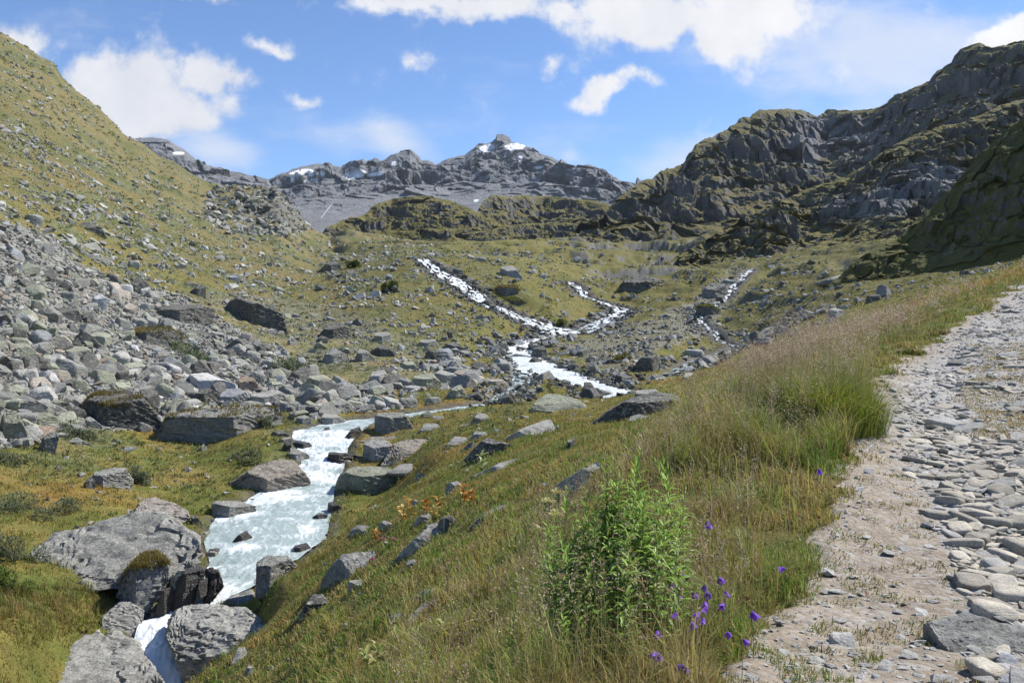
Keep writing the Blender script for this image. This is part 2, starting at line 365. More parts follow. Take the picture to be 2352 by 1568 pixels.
def resample(pts, step):
    # Catmull-Rom through the points
    p = np.concatenate([2 * pts[:1] - pts[1:2], pts, 2 * pts[-1:] - pts[-2:-1]])
    out = []
    for i in range(1, len(p) - 2):
        n = max(3, int(np.linalg.norm(p[i + 1][:2] - p[i][:2]) / step)); t = np.linspace(0, 1, n, endpoint=False)[:, None]
        a, b, c, d = p[i - 1], p[i], p[i + 1], p[i + 2]
        q = .5 * (2 * b + (c - a) * t + (2 * a - 5 * b + 4 * c - d) * t * t + (3 * b - a - 3 * c + d) * t ** 3)
        q[:, 2] = (b[2] + (c[2] - b[2]) * t[:, 0]); q[:, 3] = np.maximum(b[3] + (c[3] - b[3]) * t[:, 0], .2)
        out.append(q)
    out.append(p[-2:-1]); return np.concatenate(out)

def stream_dist(x, y, pts, lim):
    """distance to the centre line minus half width, and the water level there"""
    c = resample(pts, 2.0)
    D = np.full(x.shape, 1e3); WZ = np.zeros(x.shape)
    m = (x > c[:, 0].min() - lim) & (x < c[:, 0].max() + lim) & (y > c[:, 1].min() - lim) & (y < c[:, 1].max() + lim)
    xs, ys = x[m], y[m]; d = np.full(xs.shape, 1e3); wz = np.zeros(xs.shape)
    for i in range(len(c) - 1):
        a, b = c[i], c[i + 1]; ab = b[:2] - a[:2]; l2 = (ab ** 2).sum() + 1e-9
        near = np.flatnonzero((abs(xs - (a[0] + b[0]) / 2) < lim + 3) & (abs(ys - (a[1] + b[1]) / 2) < lim + 3))
        if not len(near): continue
        t = np.clip(((xs[near] - a[0]) * ab[0] + (ys[near] - a[1]) * ab[1]) / l2, 0, 1)
        q = np.hypot(xs[near] - a[0] - t * ab[0], ys[near] - a[1] - t * ab[1]) - (a[3] + (b[3] - a[3]) * t)
        k = q < d[near]; idx = near[k]; d[idx] = q[k]; wz[idx] = (a[2] + (b[2] - a[2]) * t)[k]
    D[m] = d; WZ[m] = wz
    return D, WZ

DW = np.full(X.shape, 1e3); ZW = np.zeros(X.shape)
for nm, p in STREAMS:
    d, wz = stream_dist(X, YY, p, 9.0); k = d < DW; DW[k] = d[k]; ZW[k] = wz[k]

# zones of the ground
PXL = [(1640, 1650), (1568, 1690), (1450, 1760), (1300, 1865), (1200, 1920), (1100, 1950), (1000, 1958), (930, 1985), (880, 2020), (830, 2080), (780, 2160), (740, 2215), (700, 2290), (665, 2350), (600, 2480)][::-1]
path_edge = np.interp(PYg, [a for a, b in PXL], [b for a, b in PXL])
en = fbm2(X, YY, .9, 4, 5)
PATHM = sm(-55, 60, PXG - path_edge + en * 70 + fbm2(X, YY, .22, 3, 6) * 45) * (YY < 40) * (PYg > 560)
TERR = sm(1180, 1420, PXG) * sm(75, 130, YY)             # the terraced right-hand slope
LEFT = (1 - sm(700, 1000, PXG)) * sm(40, 70, YY)
CRAG = np.exp(-(((PXG - 610) / 130) ** 2 + ((PYg - 480) / 60) ** 2)) * sm(100, 170, YY)
# relief
nearw = 1 - sm(10, 30, YY)
z0 = Z.copy()
Z += (1 - nearw) * (fbm2(X, YY, 6, 4, 11) * .28 * sm(20, 60, YY) + fbm2(X, YY, 2.2, 4, 12) * .16)
Z += nearw * (1 - PATHM) * (fbm2(X, YY, .9, 4, 13) * .05 + fbm2(X, YY, 3, 2, 14) * .12 * sm(3, 8, YY))
Z += PATHM * (fbm2(X, YY, .35, 4, 15) * .03 + fbm2(X, YY, 1.2, 2, 16) * .05)
Z += LEFT * (fbm2(X, YY, 24, 3, 17) * 1.3 * sm(60, 160, YY) + fbm2(X, YY, 1.5, 3, 18, ridged=True) * .22)
farw = sm(90, 200, YY)
Z += TERR * fbm2(X, YY, 36, 4, 21) * 4.2 * sm(110, 190, YY)
def terrace(z, x, y, step, seed, strength, wob=.9, sc=5.0):
    q = z / step + fbm2(x, y, step * sc, 4, seed) * wob
    f = q - np.floor(q)
    return step * (sm(.5, .96, f) - f) * strength
tn = sm(-.25, .35, fbm2(X, YY, 30, 3, 23))
Z += TERR * terrace(Z, X, YY, 4.5, 24, 1.05 * tn) + TERR * terrace(Z, X, YY, 1.7, 25, .85) * sm(100, 150, YY)
Z += CRAG * (fbm2(X, YY, 9, 5, 26, .6, ridged=True) * 4.5) + CRAG * terrace(Z, X, YY, 6, 27, .9)
Z += sm(.2, .8, 1 - wgt[None]) * sm(170, 260, YY) * terrace(Z, X, YY, 7, 28, .9)
Z += .38 * np.exp(-(((X + 10.4) / 1.4) ** 2 + ((YY - 18.3) / .7) ** 2))      # grassy hump below the huge slab
# beds of the streams
bank = .12 + .22 * sm(.3, 2, np.hypot(X, YY) / 30) + fbm2(X, YY, 1.1, 3, 31) * .12
t = sm(0, 1, DW / (1.0 + 1.6 * sm(20, 80, YY)))
bedz = ZW - .45 * sm(0.1, -.9, DW) + bank * sm(-.1, .45, DW) - .1
t2 = sm(.3, 1.0, DW / (2.0 + 2.5 * sm(20, 27, YY) + 1.5 * sm(30, 100, YY)))
Z = np.where(DW < 9, bedz * (1 - t2) + Z * t2, Z)
PYv = CY - F * Z / YY
MINPY = np.minimum.accumulate(PYv, 0)
MINPYS = np.minimum.accumulate(CY - F * np.where(DW < .0, np.maximum(Z, ZW + .04), Z) / YY, 0)     # with the water surface
GP = np.stack([X, YY, Z], -1)
GN = grid_normals(GP)

def ground_z(x, y):
    """height of the ground at world x, y (arrays)"""
    x = np.asarray(x, float); y = np.asarray(y, float)
    px = np.clip(x / y * F + CX, pxs[0], pxs[-1] - .01); c = (px - pxs[0]) / 3.0; i = np.clip(c.astype(int), 0, NC - 2); fx = c - i
    j = np.clip(np.searchsorted(lY, np.log(y)) - 1, 0, NR - 2); fy = (np.log(y) - lY[j]) / (lY[j + 1] - lY[j])
    return (Z[j, i] * (1 - fx) + Z[j, i + 1] * fx) * (1 - fy) + (Z[j + 1, i] * (1 - fx) + Z[j + 1, i + 1] * fx) * fy

def gsamp(A, px, ly):
    i = np.clip(np.rint((px - pxs[0]) / 3.0).astype(int), 0, NC - 1); j = np.clip(np.searchsorted(lY, ly), 0, NR - 1)
    return A[j, i]

def depth_at(px, py):
    """depth of the ground first met by the sight line through a picture point"""
    i = int(np.clip(round((px - pxs[0]) / 3.0), 0, NC - 1))
    j = np.searchsorted(-MINPYS[:, i], -py)
    return Yv[min(j, NR - 1)]

def at(px, py, Y=None):
    Y = Y or depth_at(px, py); x = (px - CX) / F * Y
    return Vector((x, Y, float(ground_z(x, Y))))

# ------------------------------------------------------------------ colours of the ground
SCREE_A = [(-60, 490), (0, 505), (60, 520), (130, 565), (190, 605), (255, 650), (330, 660), (430, 690), (520, 745), (640, 795), (700, 850), (760, 880), (690, 900), (650, 925), (470, 925), (390, 955), (370, 990), (200, 985), (120, 1010), (0, 1030), (-60, 1040)]
SCREE_B = [(430, 690), (520, 670), (700, 690), (830, 720), (960, 790), (1080, 850), (1120, 880), (1040, 905), (940, 890), (850, 915), (700, 905), (640, 795)]
SCREE_C = [(1380, 770), (1480, 740), (1590, 690), (1660, 640), (1700, 600), (1640, 680), (1680, 700), (1640, 760), (1560, 790), (1430, 860), (1460, 900), (1390, 860), (1270, 790)]
SCREE_D = [(1960, 480), (2040, 420), (2160, 390), (2240, 345), (2230, 390), (2120, 455), (2050, 500), (1960, 520)]
wx = fbm2(X, YY, 5, 3, 41) * 40 * sm(20, 60, YY); wy = fbm2(X, YY, 5, 3, 42) * 22 * sm(20, 60, YY)
def zone(poly): return in_poly(PXG + wx, PYv + wy, poly) & (YY > 25)
SCA, SCB, SCC, SCD = zone(SCREE_A), zone(SCREE_B), zone(SCREE_C), zone(SCREE_D)
SCA &= (fbm2(X, YY, 7, 3, 44) > -.40 - .35 * sm(350, 80, PXG)) | (PYv > 900)

def vegetation_colour(x, y, dens=1.0):
    """green, olive, rust patches; the same patches colour the ground and the grass that grows on it"""
    d = np.sqrt(x * x + y * y)
    a = fbm2(x, y, 1.6, 4, 51); b = fbm2(x, y, 4.5, 4, 52); c = fbm2(x, y, 11, 3, 53); e = fbm2(x, y, .5, 3, 54)
    col = mixc((.115, .132, .026), (.215, .172, .047), sm(-.35, .35, a * .6 + b * .6 + e * .3))
    rust = sm(.05, .5, b * .8 - a * .3 + c * .5) * sm(14, 24, d) * (1 - sm(60, 95, d))
    col = mixc(col, (.25, .150, .036), rust * .75)
    hill = sm(75, 140, d) * sm(0, -30, x)
    col = mixc(col, mixc((.180, .145, .058), (.105, .112, .040), sm(-.2, .3, fbm2(x, y, 16, 3, 57) + .4 * e)), hill * .9)
    sh = sm(.02, .3, fbm2(x, y, 7, 4, 55) + .15 * e) * sm(28, 50, d) * (1 - sm(170, 260, d)) * sm(20, -10, x)
    col = mixc(col, (.135, .150, .076), sh * .8)
    rgt = sm(5, 40, x) * sm(60, 110, d)
    col = mixc(col, mixc((.120, .108, .032), (.085, .092, .022), sm(-.2, .3, fbm2(x, y, 9, 3, 58))), rgt * .85)
    mid = sm(75, 115, d) * sm(-60, -10, x); col = mixc(col, (.138, .122, .037), mid * .5)
    return col
gc = vegetation_colour(X, YY)
rn = fbm2(X, YY, 2.5, 4, 61); rn2 = fbm2(X, YY, .6, 3, 62)
rockc = mixc((.085, .083, .078), (.215, .208, .19), np.clip(.5 + rn * .7 + rn2 * .4, 0, 1))
rubble = mixc((.12, .115, .10), (.30, .29, .265), np.clip(.5 + rn2 * .9, 0, 1))
gc = mixc(gc, rubble, np.where(SCA, .95, np.where(SCC | SCD, .6, np.where(SCB, .3, 0.0))))
steep = 1 - GN[..., 2]
rk = sm(.24, .42, steep + rn * .16 + CRAG * .12) * np.clip(TERR * .55 + CRAG * 1.5 + (1 - wgt[None]) * sm(150, 240, YY), 0, 1)
rk = np.maximum(rk, sm(.66, .8, rn * .9 + fbm2(X, YY, 14, 3, 63) * .5) * sm(110, 200, YY) * sm(900, 1100, PXG))
gc = mixc(gc, rockc, rk)
wet = sm(.9, .1, DW - .6 * sm(70, 100, YY) + rn2 * .5)
gc = mixc(gc, mixc((.05, .047, .042), (.13, .127, .118), np.clip(.5 + rn2, 0, 1)), wet * .9)
dirt = mixc((.25, .20, .145), (.35, .295, .225), np.clip(.5 + fbm2(X, YY, .5, 4, 64), 0, 1))
gravel = mixc((.29, .27, .24), (.43, .41, .375), np.clip(.5 + fbm2(X, YY, .25, 3, 65), 0, 1))
COB = sm(-60, 60, PXG - np.interp(PYv, *zip(*[(660, 2360), (760, 2220), (850, 2110), (950, 2045), (1050, 2080), (1120, 2125), (1250, 2185), (1400, 2235), (1568, 2300)])) + en * 60)
pathc = mixc(dirt, gravel, COB * .85)
gc = mixc(gc, (.085, .065, .04), sm(.05, .5, PATHM) * .8)
nearbare = (1 - sm(6, 22, YY)) * (1 - PATHM)
gc = mixc(gc, np.clip(gc * .55 + np.array((.012, .008, .003)), 0, 1), nearbare * .8)     # near ground darker and slightly browner between the blades
M_ground = mat_ground('ground_turf', 1.7, 14, .28, .6, .12)
def widen(A, side_only=None):
    """the same sheet carried on beyond the modelled strip, in coarser columns"""
    pl, pr = np.linspace(-3600, pxs[0] - 25, 60), np.linspace(pxs[-1] + 25, 6400, 70)
    def pos(pp, e): return np.stack([(pp[None] - CX) / F * Yv[:, None], np.repeat(Yv[:, None], len(pp), 1), np.repeat(Z[:, e:e + 1] if e == 0 else Z[:, -1:], len(pp), 1)], -1)
    if A is GP: return np.concatenate([pos(pl, 0), A, pos(pr, -1)], 1)
    return np.concatenate([np.repeat(A[:, :1], len(pl), 1), A, np.repeat(A[:, -1:], len(pr), 1)], 1)
GW = widen(GP); GCW = widen(gc)
gme = new_mesh('ground', GW.reshape(-1, 3), [grid_faces(*GW.shape[:2])], {'col': GCW.reshape(-1, 3)}, True, [M_ground])
ground = obj('ground', gme); tag(ground, 'grassy valley floor rising into rocky hillsides', 'ground', kind='structure')

# the track: its own sheet, lying a finger above the turf inside a ragged edge
jj = np.flatnonzero((Yv > 1.4) & (Yv < 36)); ii = np.flatnonzero(pxs > 1500)
pz = Z[np.ix_(jj, ii)] + (PATHM[np.ix_(jj, ii)] - .5) * .024 + .004
pm = PATHM[np.ix_(jj, ii)]
PG = np.stack([X[np.ix_(jj, ii)], YY[np.ix_(jj, ii)], pz], -1); pcw = pathc[np.ix_(jj, ii)]
_pr = np.linspace(pxs[-1] + 25, 4200, 50)
PG = np.concatenate([PG, np.stack([(_pr[None] - CX) / F * Yv[jj][:, None], np.repeat(Yv[jj][:, None], 50, 1), np.repeat(pz[:, -1:], 50, 1)], -1)], 1)
pm = np.concatenate([pm, np.repeat(pm[:, -1:], 50, 1)], 1); pcw = np.concatenate([pcw, np.repeat(pcw[:, -1:], 50, 1)], 1)
pf = grid_faces(*PG.shape[:2]); pf = pf[(pm.reshape(-1)[pf] > .2).any(1)]
def mat_path():
    m, nt, b = principled('stony_track'); L = nt.links
    g = N_(nt, 'ShaderNodeNewGeometry')
    c, n1 = mottle(nt, base_colour(nt, 'attr'), g.outputs['Position'], 7, .22)
    c, n2 = mottle(nt, c, g.outputs['Position'], 45, .30, 6, .75)
    vo = N_(nt, 'ShaderNodeTexVoronoi', feature='F1'); L.new(g.outputs['Position'], vo.inputs['Vector']); vo.inputs['Scale'].default_value = 26
    vr = N_(nt, 'ShaderNodeMapRange'); L.new(vo.outputs['Color'], vr.inputs[0]); vr.inputs[1].default_value = .62; vr.inputs[2].default_value = .72; vr.inputs[4].default_value = .35
    mx = N_(nt, 'ShaderNodeMixRGB'); L.new(vr.outputs[0], mx.inputs[0]); L.new(c, mx.inputs[1]); mx.inputs[2].default_value = (.50, .49, .46, 1)
    L.new(mx.outputs[0], b.inputs['Base Color'])
    ad = N_(nt, 'ShaderNodeMath', operation='MULTIPLY_ADD'); L.new(vo.outputs['Distance'], ad.inputs[0]); ad.inputs[1].default_value = -.8; L.new(n2.outputs[0], ad.inputs[2])
    bp = N_(nt, 'ShaderNodeBump'); bp.inputs['Strength'].default_value = .7; bp.inputs['Distance'].default_value = .02
    L.new(ad.outputs[0], bp.inputs['Height']); L.new(bp.outputs[0], b.inputs['Normal'])
    return m
path = obj('path', new_mesh('path', PG.reshape(-1, 3), [pf], {'col': pcw.reshape(-1, 3)}, True, [mat_path()]))
tag(path, 'stony beige dirt track climbing past the grass bank', 'path', kind='structure')

# ------------------------------------------------------------------ water
def mat_water():
    m, nt, b = principled('glacier_water'); L = nt.links
    fa = N_(nt, 'ShaderNodeAttribute', attribute_name='foam'); uv = N_(nt, 'ShaderNodeUVMap', uv_map='UVMap')
    mp = N_(nt, 'ShaderNodeMapping'); L.new(uv.outputs[0], mp.inputs[0]); mp.inputs[3].default_value = (.55, 1.5, 1)
    n = N_(nt, 'ShaderNodeTexNoise'); L.new(mp.outputs[0], n.inputs['Vector']); n.inputs['Scale'].default_value = 2.0; n.inputs['Detail'].default_value = 9; n.inputs['Roughness'].default_value = .72; n.inputs['Distortion'].default_value = 1.6
    ad = N_(nt, 'ShaderNodeMath', operation='ADD'); L.new(fa.outputs['Fac'], ad.inputs[0]); L.new(n.outputs[0], ad.inputs[1])
    mr = N_(nt, 'ShaderNodeMapRange', interpolation_type='SMOOTHSTEP'); L.new(ad.outputs[0], mr.inputs[0]); mr.inputs[1].default_value = .64; mr.inputs[2].default_value = .95
    mx = N_(nt, 'ShaderNodeMixRGB'); L.new(mr.outputs[0], mx.inputs[0]); mx.inputs[1].default_value = (.30, .365, .345, 1); mx.inputs[2].default_value = (.68, .71, .71, 1)
    L.new(mx.outputs[0], b.inputs['Base Color'])
    rr = N_(nt, 'ShaderNodeMapRange'); L.new(mr.outputs[0], rr.inputs[0]); rr.inputs[3].default_value = .3; rr.inputs[4].default_value = .75; L.new(rr.outputs[0], b.inputs['Roughness'])
    b.inputs['Specular IOR Level'].default_value = .2; b.inputs['IOR'].default_value = 1.33
    n2 = N_(nt, 'ShaderNodeTexNoise'); L.new(uv.outputs[0], n2.inputs['Vector']); n2.inputs['Scale'].default_value = 5; n2.inputs['Detail'].default_value = 6; n2.inputs['Distortion'].default_value = .6
    bp = N_(nt, 'ShaderNodeBump'); bp.inputs['Strength'].default_value = .55; bp.inputs['Distance'].default_value = .12
    L.new(n2.outputs[0], bp.inputs['Height']); L.new(bp.outputs[0], b.inputs['Normal'])
    return m
M_water = mat_water()
STREAM_ROCKS = [((px_ - CX) / F * y_, y_, w_ / F * y_ / 2) for px_, y_, w_ in [(559, 25.3, 50), (540, 29.2, 105), (637, 32, 160), (697, 23.8, 48), (640, 23.5, 100), (470, 21.6, 60), (415, 21.3, 80), (812, 42, 50), (755, 45, 70), (905, 44.5, 80), (690, 38.5, 60), (790, 37.6, 90), (845, 33.5, 140), (480, 19.9, 190), (705, 27.5, 40), (300, 20.6, 90)]]
def water(name, pts, step, label, nacross=28, over=1.25, seed=0, foam0=0.0, wob=0.0):
    c = resample(pts, step)
    if wob:
        q = np.arange(len(c)) * step; c[:, 3] *= np.clip(1 + wob * 1.6 * fbm2(q, q * 0, 3.2, 3, 160 + seed), .25, 1.5); c[:, 0] += wob * fbm2(q, q * 0 + 5, 4.0, 3, 170 + seed) * 1.2
    d = np.gradient(c[:, :2], axis=0); ln = np.linalg.norm(d, axis=1) + 1e-9; d /= ln[:, None]
    s = np.cumsum(ln); sl = -np.gradient(blur(c[:, 2][None], 3, 1)[0]) / ln
    nrm = np.stack([-d[:, 1], d[:, 0]], 1); t = np.linspace(-over, over, nacross)
    x = c[:, 0, None] + nrm[:, 0, None] * t * c[:, 3, None]; y = c[:, 1, None] + nrm[:, 1, None] * t * c[:, 3, None]
    a = c[:, 3, None] * t; sv = np.repeat(s[:, None], nacross, 1)
    rough = np.clip(.05 + sl * .5, .05, .36)[:, None]
    w1 = fbm2(sv * .8, a * 1.5, .8, 5, 70 + seed, .6, ridged=True); w2 = fbm2(sv, a, 2.2, 3, 75 + seed); w3 = fbm2(sv * 1.25, a * .45, 1.0, 2, 78 + seed)
    z = c[:, 2, None] + rough * (w1 * .6 + w2 * .6 + w3 * .9) + .06 * sm(1.0, .2, abs(t))[None]
    foam = np.clip(foam0 + sm(.03, .33, sl)[:, None] * .55 + w1 * .12 + w3 * .16 - .02, -.4, .8)
    for q in (STREAM_ROCKS if seed == 0 else ()):
        foam += (.05 + .4 * np.clip(w1, -.2, .5)) * np.exp(-(np.hypot(x - q[0], y - q[1] + .25 * q[2]) / (q[2] * .75 + .25)) ** 4)
    fcs = grid_faces(len(c), nacross)
    if wob > .5:      # braided: dark stones part the water
        gap = fbm2(sv * .45, a * 1.7, .9, 4, 180 + seed, .6) + .55 * sm(.55, 1.1, abs(t))[None]
        fcs = fcs[(gap.reshape(-1)[fcs].mean(1) < (.04 if seed < 5 else -.02))]
    me = new_mesh(name, np.stack([x, y, z], -1).reshape(-1, 3), [fcs], {'foam': foam.ravel()}, True, [M_water], np.stack([sv, a], -1).reshape(-1, 2))
    o = obj(name, me); tag(o, label, 'stream', kind='structure'); return o
water('stream', BROOK, .07, 'milky glacier stream tumbling down past the boulders', 56, 1.1, 0, .15)
water('stream', RIVER, .25, 'wide white stream below the junction of the cascades', 30, 1.1, 1, .3, .25)
water('waterfall', FALLS, .16, 'long foaming cascade descending over dark rocks', 40, 1.3, 2, .16, .6)
water('waterfall', RIGHT, .16, 'shorter white cascade joining the long one', 36, 1.3, 3, .16, .6)
water('stream', THIN, .2, 'thin white rivulet on the right-hand slope', 20, .9, 5, .12, .9)
# ------------------------------------------------------------------ hills and mountains behind
def crags(x, y, z, size, seed):
    """broken blocks: each cell of a jittered lattice is a tilted facet with its own offset (about -1..1)"""
    x, y, z = x / size, y / size, z / size
    fx, fy, fz = np.floor(x), np.floor(y), np.floor(z); best = np.full(x.shape, 9.0); val = np.zeros(x.shape)
    for a in (-1, 0, 1):
        for b in (-1, 0, 1):
            for c in (-1, 0, 1):
                ix, iy, iz = (fx + a).astype(np.int64), (fy + b).astype(np.int64), (fz + c).astype(np.int64)
                h = _h(ix, iy, iz, seed); h2 = _h(ix, iy, iz, seed + 7)
                jx, jy, jz = (h & 255) / 255., ((h >> np.uint32(8)) & 255) / 255., ((h >> np.uint32(16)) & 255) / 255.
                dx, dy, dz = x - fx - a - jx, y - fy - b - jy, z - fz - c - jz; d = dx * dx + dy * dy + dz * dz
                k = d < best; best = np.where(k, d, best)
                o = (h2 & 255) / 127.5 - 1; gx = ((h2 >> np.uint32(8)) & 255) / 127.5 - 1; gz = ((h2 >> np.uint32(16)) & 255) / 127.5 - 1
                val = np.where(k, o * .6 + dx * gx * .9 + dz * gz * .9, val)
    return val

def build_hill(name, sky, base, Yb, Yc, nx, nt, relief, label, cat, shape=1.0, colour=None, extra=None, mat=None, px0=None, px1=None, kind='structure', back=40):
    """sky: crest polyline in picture space; base: row(s) of the foot; Yb, Yc: depth of foot and crest (numbers or polylines over the column)"""
    a = np.array(sky, float); px = np.linspace(px0 if px0 is not None else a[0, 0], px1 if px1 is not None else a[-1, 0], nx)
    st = np.interp(px, a[:, 0], a[:, 1])
    bs = np.full(nx, float(base)) if np.isscalar(base) else np.interp(px, *zip(*base))
    yb = np.full(nx, float(Yb)) if np.isscalar(Yb) else np.interp(px, *zip(*Yb))
    yc = np.full(nx, float(Yc)) if np.isscalar(Yc) else np.interp(px, *zip(*Yc))
    bs = np.maximum(bs, st + 2)
    t = np.linspace(0, 1, nt)[:, None]
    dpx = abs(px[1] - px[0]); st0 = blur(st[None], (55 if name == 'mountain' else 22) / dpx, 1)[0]; ste = st0[None] + (st - st0)[None] * sm(.80, 1.0, t)
    Yt = yb + (yc - yb) * t; py = bs + (ste - bs) * t ** shape
    tb = np.linspace(0, 1, back + 1)[1:, None]
    Yt = np.concatenate([Yt, yc + (yc - yb) * .5 * tb]); py = np.concatenate([py, st + (bs - st) * .8 * tb])
    x = (px - CX) / F * Yt; z = (CY - py) / F * Yt
    Pm = np.stack([x, Yt, z], -1)
    T = np.concatenate([t, 1 + tb])
    env = sm(0, .12, T) * (1 - .72 * sm(.85, 1.0, T) * sm(1.25, 1.0, T))
    Pm = relief(Pm, env, T, px)
    n = grid_normals(Pm)
    rowpy = CY - F * Pm[..., 2] / Pm[..., 1]; colpx = Pm[..., 0] / Pm[..., 1] * F + CX
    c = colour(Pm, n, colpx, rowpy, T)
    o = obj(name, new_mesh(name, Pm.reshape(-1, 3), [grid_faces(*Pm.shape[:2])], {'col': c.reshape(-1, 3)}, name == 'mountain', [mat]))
    tag(o, label, cat, kind=kind); return o

def terr3(z, x, y, step, seed, k, sc=4.0, wob=1.0):
    q = z / step + fbm2(x, y, step * sc, 4, seed) * wob; f = q - np.floor(q)
    return step * (sm(.45, .95, f) - f) * k

M_hill = mat_ground('alpine_slope', .12, .9, .25, .8, 1.2)
M_mount = mat_ground('bare_mountain', .03, .25, .22, .8, 5)
M_near = mat_ground('near_slope', .5, 4, .25, .8, .4)

def relief_hill(amp, size, step, seed, k1=.9, k2=.7):
    def f(Pm, env, T, px):
        x, y, z = Pm[..., 0], Pm[..., 1], Pm[..., 2]
        r = fbm3(x, y, z * .6, size, 5, seed, .55, ridged=True); r2 = fbm3(x, y, z * .75, size * .28, 4, seed + 9, .55); r3 = fbm3(x, y, z * 1.6, size * .09, 3, seed + 12, .6)
        low = .15 + .85 * sm(.10, .5, T + .25 * fbm2(x, y, size * 1.5, 2, seed + 15))
        wx_ = r2 * size * .05; k1_ = crags(x + wx_, y, z * .8 + wx_, size * .34, seed + 50); k2_ = crags(x - wx_, y, z + wx_, size * .13, seed + 51)
        y2 = y - env * low * (r * amp * .75 + r2 * amp * .25 + r3 * amp * .10 + k1_ * amp * .34 + k2_ * amp * .17)
        z2 = z + env * low * (r * amp * .36 + r2 * amp * .14 + r3 * amp * .08 + k1_ * amp * .16 + k2_ * amp * .09)
        env = env * low
        str_ = sm(-.4, .3, fbm2(x, y, size * .8, 3, seed + 20))
        z2 = z2 + env * (terr3(z2, x, y2, step, seed + 30, k1 * str_) + terr3(z2, x, y2, step * .33, seed + 31, k2))
        x2 = x * y2 / y
        return np.stack([x2, y2, z2], -1)
    return f

def colour_hill(size, seed, grass=(.135, .125, .036), grass2=(.165, .14, .046), dark=(.070, .070, .069), pale=(.185, .180, .168), thr=(.30, .48), more=0.0, scree=None):
    def f(Pm, n, cx, ry, T):
        x, y, z = Pm[..., 0], Pm[..., 1], Pm[..., 2]
        a = fbm3(x, y, z, size, 4, seed + 40); b = fbm3(x, y, z, size * .2, 4, seed + 41)
        rock = mixc(dark, pale, np.clip(.42 + a * .5 + b * .7, 0, 1))
        veg = mixc(grass, grass2, np.clip(.5 + a + b * .5, 0, 1))
        st = 1 - n[..., 2]
        w = sm(thr[0], thr[1], st + a * .18 + b * .14 + more - .16 * sm(.45, .05, T))
        c = mixc(veg, rock, w)
        if scree is not None:
            for cxx, cyy, rx, ry_, g in scree:
                d = np.hypot((cx - cxx) / rx, (ry - cyy) / ry_) + a * .5 + b * .6
                c = mixc(c, mixc((.13, .13, .13), (.27, .27, .265), np.clip(.5 + b, 0, 1)), sm(1.05, .75, d) * g)
        return c
    return f

SKY_R = [(1290, 560), (1330, 530), (1365, 505), (1400, 482), (1421, 455), (1440, 438), (1458, 424), (1485, 408), (1511, 393), (1545, 388), (1569, 380), (1585, 352), (1601, 333), (1625, 318), (1648, 310), (1678, 292), (1701, 277), (1725, 272), (1745, 257), (1780, 252), (1815, 248),
         (1851, 253), (1878, 262), (1901, 252), (1935, 252), (1978, 258), (2005, 255), (2028, 247), (2048, 230), (2075, 214), (2101, 200), (2135, 187), (2152, 160), (2185, 147), (2192, 133), (2210, 118), (2235, 106), (2252, 102), (2278, 113), (2312, 103), (2352, 90), (2450, 60), (2700, 20), (2900, 0)]
build_hill('hill', SKY_R, [(1290, 610), (1700, 620), (2000, 560), (2900, 400)], [(1290, 320), (1700, 330), (2900, 330)], [(1290, 350), (1400, 420), (1700, 560), (1900, 640), (2100, 560), (2352, 520), (2900, 480)], 1150, 420,
           relief_hill(15, 60, 22, 100, .75, .55), 'dark craggy ridge with grassy ledges, high above the valley', 'ridge', 1.0,
           colour_hill(60, 100, grass=(.122, .110, .034), grass2=(.155, .130, .047), thr=(.33, .53), scree=[(1860, 330, 60, 70, .9), (1930, 300, 90, 40, .7), (1990, 350, 70, 60, .5)]), None, M_hill)
SKY_S = [(1560, 590), (1640, 545), (1700, 512), (1760, 475), (1850, 440), (1961, 400), (2010, 366), (2068, 327), (2120, 308), (2200, 278), (2260, 262), (2352, 228), (2500, 170), (2900, 60)]
build_hill('hill', SKY_S, [(1560, 640), (1750, 640), (2000, 630), (2352, 600), (2900, 540)], [(1560, 200), (2352, 190), (2900, 150)], [(1560, 230), (1850, 300), (2352, 320), (2900, 320)], 900, 330,
           relief_hill(8, 26, 12, 130, .6, .4), 'sunlit grassy shoulder with rock bands under the dark ridge', 'hillside', .95,
           colour_hill(24, 130, grass=(.140, .126, .036), grass2=(.175, .148, .05), thr=(.42, .6), scree=[(2130, 415, 110, 45, .95), (1990, 470, 110, 35, .8), (2060, 440, 60, 40, .9)]), None, M_hill)
SKY_E = [(1890, 665), (1940, 622), (1965, 603), (1990, 584), (2030, 560), (2060, 545), (2090, 520), (2110, 500), (2135, 478), (2150, 462), (2175, 440), (2200, 415), (2225, 385), (2245, 362), (2270, 340), (2300, 305), (2330, 285), (2352, 268), (2420, 200), (2560, 90), (2760, -40), (2900, -120)]
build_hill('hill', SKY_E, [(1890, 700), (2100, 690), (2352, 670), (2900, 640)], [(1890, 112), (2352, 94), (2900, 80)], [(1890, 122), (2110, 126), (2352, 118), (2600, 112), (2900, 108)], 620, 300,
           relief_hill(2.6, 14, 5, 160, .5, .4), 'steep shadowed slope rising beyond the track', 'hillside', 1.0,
           colour_hill(14, 160, grass=(.088, .090, .022), grass2=(.12, .11, .03), thr=(.72, .9)), None, M_near)

